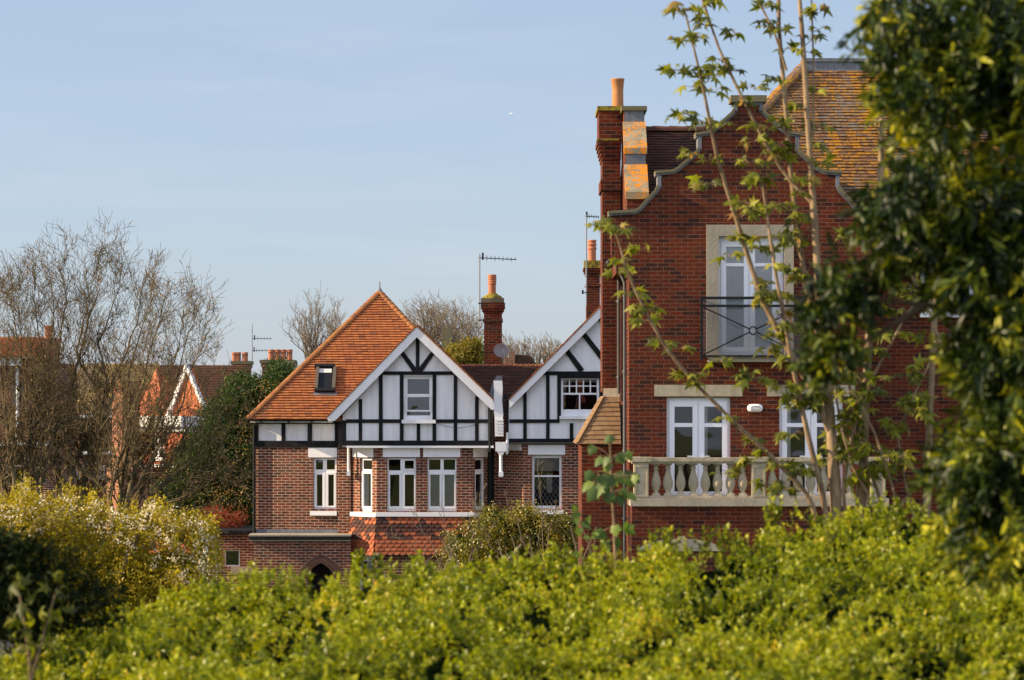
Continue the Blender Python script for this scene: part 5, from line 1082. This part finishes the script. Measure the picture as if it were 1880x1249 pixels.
for (x, y, n) in ((1240, 130, 10), (1250, 75, 8), (1255, 212, 6), (1270, 160, 6), (1310, 170, 8), (1235, 215, 5), (1240, 25, 5), (1350, 60, 5), (1385, 165, 6), (1345, 130, 8), (1425, 150, 7), (1385, 260, 6), (1275, 285, 8), (1400, 460, 8), (1340, 470, 6), (1375, 300, 9), (1160, 540, 7), (1185, 590, 9), (1215, 632, 8), (1250, 640, 5), (1270, 690, 7), (1325, 665, 6), (1180, 460, 5), (1140, 500, 6), (1100, 412, 6), (1500, 300, 8), (1410, 640, 8), (1390, 700, 8), (1440, 710, 7), (1565, 430, 8), (1320, 235, 7), (1300, 340, 7), (1380, 385, 9), (1430, 380, 9), (1460, 450, 8), (1425, 545, 9), (1450, 600, 9), (1330, 870, 8), (1250, 950, 0), (1410, 890, 9), (1440, 900, 9), (1380, 850, 6), (1475, 870, 7), (1180, 1000, 0), (1450, 800, 7), (1380, 690, 5), (1520, 850, 9), (1655, 575, 10), (1640, 615, 12), (1665, 690, 12), (1710, 620, 12), (1600, 830, 12), (1620, 860, 12), (1680, 760, 12), (1560, 660, 12), (1690, 730, 12), (1650, 840, 12), (1615, 700, 9), (1530, 740, 9)):
    if n: p = P(x, y, YS + random.uniform(-.3, .3)); node(p, n, .075, pet=.075)
lv = leaves('leaves', 'leaf_maple', T_MAPLE, np.array(lp), np.array(ld), np.array(ls), nrm=np.array(ln_), parent=syc); tw.build('twigs', 'bark_sapling', syc)
# sapling with large leaves at the pier
YT = 15.5; sp = thing('sycamore_sapling', 'single stemmed sapling with large drooping lobed leaves before the brick pier', 'young tree', P(1131, 1180, YT)); m = MB()
s = stem(m, [(1133, 1180), (1131, 1060), (1127, 954), (1122, 893), (1120, 811)], YT, .011, .005); m.build('trunk', 'bark_sapling', sp)
lp, ld, ls, ln_ = [], [], [], []; tw = MB(); tws = [tw, MB()]
for (x, y, x2, y2, sc) in ((1121, 840, 1092, 820, .09), (1121, 840, 1150, 832, .09), (1121, 870, 1088, 868, .10), (1120, 870, 1150, 880, .10), (1121, 815, 1120, 800, .09), (1121, 893, 1085, 885, .12), (1121, 893, 1118, 872, .13), (1121, 880, 1160, 872, .10), (1122, 905, 1095, 900, .13), (1122, 900, 1155, 905, .10), (1122, 915, 1120, 905, .10), (1127, 972, 1108, 975, .10), (1127, 972, 1150, 968, .10), (1127, 972, 1128, 965, .10), (1120, 850, 1105, 840, .10), (1121, 850, 1135, 835, .10), (1122, 880, 1135, 868, .12), (1122, 898, 1108, 888, .12), (1121, 912, 1140, 900, .1)):
    tw = tws[1 if y > 950 else 0]; a = P(x, y, YT); b = P(x2, y2, YT) + Vector((0, random.uniform(-.08, .08), 0)); tw.tube([a, a.lerp(b, .5) + Vector((0, 0, .012)), b], .002, 4, False)
    b2 = a.lerp(b, random.uniform(.3, 1.2)) + Vector((random.uniform(-.04, .04), random.uniform(-.1, .1), random.uniform(-.03, .03))); tw.tube([b.lerp(a, .3), b2], .002, 4, False)
    lp.append(b2); ld.append(Vector((random.gauss(0, .5), -.3, -.75))); ls.append(sc * random.uniform(.5, .7)); ln_.append((random.gauss(-.3, .4), -.6, .7))
    lp.append(b); o = (b - a).normalized(); ld.append(Vector((o.x * .8, -.25, -.75))); ls.append(sc * .72); ln_.append((random.gauss(-.2, .2), -.8, .5 + random.gauss(0, .2)))
leaves('leaves', 'leaf_maple_big', T_BROAD, np.array(lp), np.array(ld), np.array(ls), nrm=np.array(ln_) + RNG.normal(size=(len(ln_), 3)) * .4, parent=sp); [q.build('leaf_stalks', 'bark_sapling', sp) for q in tws]
sp = thing('bramble_sprig', 'leafy sprig with rounded leaves just left of the drooping sapling', 'sprig', P(1090, 1140, 15)); m = MB(); stem(m, [(1096, 1140), (1094, 1050), (1082, 1000), (1065, 960), (1056, 930)], 15, .006, .003); stem(m, [(1094, 1050), (1110, 1000), (1130, 985)], 15, .004, .002); m.build('stem', 'bark_brown', sp)
pp = [(1060, 935), (1070, 945), (1056, 950), (1075, 965), (1062, 972), (1085, 990), (1100, 995), (1072, 985), (1110, 1000), (1050, 925), (1066, 958), (1120, 990), (1135, 985), (1080, 1010), (1058, 965), (1048, 1020), (1040, 1040)]
leaves('leaves', 'leaf_maple_big', T_OVAL, np.array([P(x, y, 15) for x, y in pp]), RNG.normal(size=(len(pp), 3)) * .5 + np.array((0, -.2, -.5)), .085, nrm=np.tile((0, -1, .5), (len(pp), 1)), parent=sp)

# ================================================================== evergreen at the right, near
YE = 9.6
ev = thing('evergreen_tree', 'dark glossy evergreen with long drooping leaves filling the right edge', 'tree', P(1850, GY(YE) - 0, YE)); ev.location.z = 4.2; ORG[ev.name] = Vector(ev.location)
e = [(1640, 40, 75, 80), (1760, 60, 110, 120), (1880, 120, 110, 200), (1650, 150, 60, 70), (1720, 230, 80, 110), (1680, 330, 90, 70), (1640, 390, 70, 50), (1800, 380, 110, 120), (1900, 420, 90, 200), (1760, 500, 60, 60), (1860, 600, 80, 130), (1790, 640, 50, 90), (1830, 780, 90, 120), (1900, 850, 80, 160), (1760, 850, 60, 90), (1840, 960, 100, 90), (1790, 1000, 60, 70)]
m = MB(); m.tube([P(1960, 1500, YE), P(1950, 1000, YE), P(1930, 500, YE), P(1900, -100, YE)], [.09, .07, .06, .03], 8, False)
for q in ([(1945, 900), (1850, 820), (1700, 800)], [(1940, 700), (1850, 640), (1760, 620)], [(1930, 520), (1800, 470), (1640, 420)], [(1920, 350), (1780, 300), (1620, 330)], [(1910, 150), (1750, 120), (1600, 60)], [(1940, 620), (1700, 560), (1520, 540)], [(1700, 560), (1600, 620), (1500, 680)], [(1945, 950), (1850, 960), (1780, 1000)]): m.tube([P(x, y, YE) for x, y in q], [.016, .010, .004], 5, False)
m.build('trunk', 'bark_dark', ev)
e2 = [(1535, 500, 45, 34), (1560, 540, 55, 40), (1505, 565, 30, 30), (1545, 615, 55, 38), (1505, 655, 40, 26), (1620, 480, 40, 36), (1700, 455, 40, 26)]
def shoots(name, mat, e, Y, thick, n, per, ln, leaf, parent, young=.20):
    c, p = inell(n, e, Y, thick); ax_ = unit(RNG.normal(size=(n, 3)) * .55 + np.array((-.1, -.2, -.75))); k = np.repeat(np.arange(n), per); i = np.tile(np.arange(per), n) / per
    pos = c[k] + ax_[k] * (i * ln)[:, None]; sd = RNG.normal(size=(len(k), 3)); d = ax_[k] * .75 + unit(sd) * .65
    age = np.array([noise.noise(Vector(q) * 3.2) + .5 * noise.noise(Vector(q) * 8) for q in c])   # flushes of young yellow growth
    leaves(name, mat, T_LONG, pos, d, leaf * RNG.uniform(.6, 1.25, len(k)), np.clip(RNG.random(len(k)) * .4 + (young + age * .7 + RNG.random(n) * .35)[k], 0, 1), parent)
core('crown_core', [(1860, 120, 120, 170), (1900, 420, 80, 150), (1905, 850, 80, 170), (1870, 640, 60, 90), (1700, 80, 60, 60)], YE + .3, .25, ev, f=.85)
shoots('crown', 'leaf_evergreen', e, YE, .42, 3300, 9, .085, .062, ev); shoots('crown', 'leaf_evergreen', e2, YE, .12, 230, 8, .08, .06, ev, -.02)
# ================================================================== dark shrub at the lower left, with shaded lobed leaves
t = thing('shaded_shrub', 'dark shaded shrub at the lower left corner', 'shrub', P(60, 1500, 12)); YD_ = 12.5
e = [(20, 1010, 70, 45), (60, 1060, 100, 45), (110, 1030, 40, 20), (150, 1075, 60, 30), (60, 1120, 130, 60), (190, 1110, 40, 25), (-30, 1060, 60, 80)]
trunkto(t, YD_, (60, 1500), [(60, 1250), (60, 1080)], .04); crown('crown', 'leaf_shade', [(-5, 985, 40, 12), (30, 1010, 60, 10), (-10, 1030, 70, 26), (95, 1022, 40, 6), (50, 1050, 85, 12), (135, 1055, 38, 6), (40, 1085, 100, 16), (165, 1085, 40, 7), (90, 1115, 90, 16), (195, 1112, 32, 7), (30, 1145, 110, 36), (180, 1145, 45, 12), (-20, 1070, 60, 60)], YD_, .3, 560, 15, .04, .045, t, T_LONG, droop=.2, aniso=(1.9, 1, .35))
t = thing('sycamore_sprig', 'sprig of lobed leaves catching light before the dark shrub', 'sprig', P(60, 1400, 11)); m = MB(); stem(m, [(60, 1400), (55, 1200), (40, 1110), (30, 1070)], 11, .008, .003); stem(m, [(57, 1250), (90, 1130), (105, 1080)], 11, .006, .003); m.build('stem', 'bark_sapling', t)
pp = [(30, 1065), (22, 1090), (50, 1085), (100, 1065), (88, 1090), (110, 1100), (40, 1120), (75, 1130), (20, 1150), (60, 1160), (105, 1150), (130, 1135), (15, 1180), (45, 1200), (90, 1185)]
pp = pp + [(x + random.uniform(-18, 18), y + random.uniform(-14, 14)) for x, y in pp]; leaves('leaves', 'leaf_maple', T_MAPLE, np.array([P(x, y - 12, 11) for x, y in pp]), RNG.normal(size=(len(pp), 3)) * .9 + np.array((0, -.3, -.5)), RNG.uniform(.05, .085, len(pp)), RNG.random(len(pp)) * .7, parent=t)

# ================================================================== clipped hedge across the foreground
HX = [-200, 0, 100, 180, 230, 300, 400, 500, 640, 760, 900, 1040, 1110, 1200, 1300, 1420, 1520, 1620, 1750, 1900, 2080]
HYp = [1215, 1190, 1168, 1146, 1122, 1106, 1085, 1068, 1050, 1044, 1050, 1052, 1040, 1012, 1000, 985, 965, 950, 925, 905, 890]
Y0h, Y1h = 8.6, 14.0
def hsurf(px, t):
    """t: 0 front/bottom .. 1 back/top of the bank of clipped foliage"""
    Y = Y0h + (Y1h - Y0h) * t; top = np.interp(px, HX, HYp); py = 1400 + (top + 10 - 1400) * t ** .82
    x = (px - 940) / F * Y; z = ZC + (HOR - py) / F * Y; return x, Y, z
def bump(x, y, z):
    n = np.array([noise.fractal(Vector((a * 2.6, b * 2.6, c * 3.4)), 1.0, 2.0, 3) + .55 * noise.noise(Vector((a * 9, b * 9, c * 9))) for a, b, c in zip(x, y, z)]); return n
hd = thing('hedge', 'bright green clipped hedge across the whole foreground', 'hedge', (0, 12, 4.2))
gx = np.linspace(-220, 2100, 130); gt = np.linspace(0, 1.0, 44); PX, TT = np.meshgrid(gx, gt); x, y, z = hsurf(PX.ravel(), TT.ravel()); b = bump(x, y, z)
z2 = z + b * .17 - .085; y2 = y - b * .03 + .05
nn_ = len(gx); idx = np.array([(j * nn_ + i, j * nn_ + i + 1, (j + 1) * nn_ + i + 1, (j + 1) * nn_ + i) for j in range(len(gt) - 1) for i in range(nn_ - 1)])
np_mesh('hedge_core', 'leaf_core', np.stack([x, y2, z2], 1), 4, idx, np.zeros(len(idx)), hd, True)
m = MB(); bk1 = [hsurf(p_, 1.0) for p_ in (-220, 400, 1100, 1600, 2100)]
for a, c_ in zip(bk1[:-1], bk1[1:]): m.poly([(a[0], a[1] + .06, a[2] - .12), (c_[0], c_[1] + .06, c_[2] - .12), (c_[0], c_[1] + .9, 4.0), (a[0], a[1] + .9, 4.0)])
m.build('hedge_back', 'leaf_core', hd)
NS = 30000; t_ = RNG.random(NS) ** .8; px_ = RNG.uniform(-120, 2000, NS); x, y, z = hsurf(px_, t_); b = bump(x, y, z)
keep = RNG.random(NS) < np.clip(.54 + b * 2.8, .03, 1); x, y, z, b = x[keep], y[keep], z[keep], b[keep]; n = len(x)
dep = RNG.random(n) ** 1.5 * .10; c = np.stack([x, y - b * .03 + dep * .3, z + b * .17 - dep], 1)
ax_ = unit(RNG.normal(size=(n, 3)) * .7 + np.array((-.15, -.25, .8))); per = 16; ln = RNG.uniform(.04, .10, n); k = np.repeat(np.arange(n), per); i = np.tile((np.arange(per) + .5) / per, n)
pos = c[k] + ax_[k] * (i * ln[k])[:, None]; sd = unit(RNG.normal(size=(len(k), 3))); d = ax_[k] * .55 + sd * .8
age = np.array([noise.noise(Vector(q) * 2.1) + .5 * noise.noise(Vector(q) * 6) for q in c]); r = np.clip(RNG.random(len(k)) * .45 + (.18 + RNG.random(n) * .28 + age * .25)[k] + i * .16, 0, 1)
leaves('hedge_leaves', 'leaf_hedge', T_OVAL, pos, d, .0195 * (RNG.uniform(.6, 1.3, n)[k]) * RNG.uniform(.7, 1.35, len(k)), r, hd)
# taller sprouts standing out of the hedge top
sp_ = [(640, 1050, 45), (652, 1040, 40), (690, 1040, 30), (400, 1100, 40), (390, 1075, 25), (1185, 1030, 30), (1215, 1000, 40), (1228, 990, 30), (1290, 990, 30), (1420, 960, 45), (1425, 930, 30), (1600, 930, 40), (1650, 940, 35), (560, 1070, 25), (1060, 1060, 30), (1100, 1040, 25), (880, 1050, 25), (980, 1045, 25), (1330, 985, 30), (1500, 960, 25)]
c = []; ax2 = []
for (x_, y_, h_) in sp_:
    for q in range(4): c.append(P(x_ + random.uniform(-12, 12), y_ + 25, 13.7)); ax2.append((random.gauss(0, .25), random.gauss(0, .2), 1, h_))
c = np.array(c); A2 = np.array(ax2); n = len(c); per = 26; k = np.repeat(np.arange(n), per); i = np.tile((np.arange(per) + .5) / per, n); L2 = (A2[:, 3] + 15) / F * 13.7
pos = c[k] + unit(A2[:, :3])[k] * (i * L2[k])[:, None]; d = unit(A2[:, :3])[k] * .5 + unit(RNG.normal(size=(len(k), 3))) * .8
leaves('hedge_sprouts', 'leaf_hedge', T_OVAL, pos, d, .028, None, hd)

# ================================================================== aeroplane, tiny in the sky
YA = 9000; ap_ = thing('aeroplane', 'tiny white aeroplane high in the blue sky', 'aeroplane', P(940, 209, YA)); s_ = YA / F; c = P(940, 209, YA)
m = MB(); m.tube([c + Vector((-4.3 * s_, 0, 0)), c + Vector((-3.6 * s_, 0, .3 * s_)), c + Vector((3.4 * s_, 0, .5 * s_)), c + Vector((4.3 * s_, 0, .8 * s_))], [.3 * s_, .95 * s_, .9 * s_, .2 * s_], 10); m.build('fuselage', 'plane_white', ap_)
m = MB(); m.poly([c + Vector((-.5 * s_, 0, 0)), c + Vector((1.6 * s_, 0, 0)), c + Vector((3.0 * s_, -5 * s_, .3 * s_)), c + Vector((2.2 * s_, -5 * s_, .3 * s_))]); m.poly([c + Vector((-.5 * s_, 0, 0)), c + Vector((1.6 * s_, 0, 0)), c + Vector((3.0 * s_, 5 * s_, .3 * s_)), c + Vector((2.2 * s_, 5 * s_, .3 * s_))]); m.build('wing', 'plane_white', ap_)
m = MB(); m.box(c + Vector((3.2 * s_, -.1 * s_, .6 * s_)), c + Vector((4.3 * s_, .1 * s_, 2.2 * s_))); m.build('tail_fin', 'plane_white', ap_)
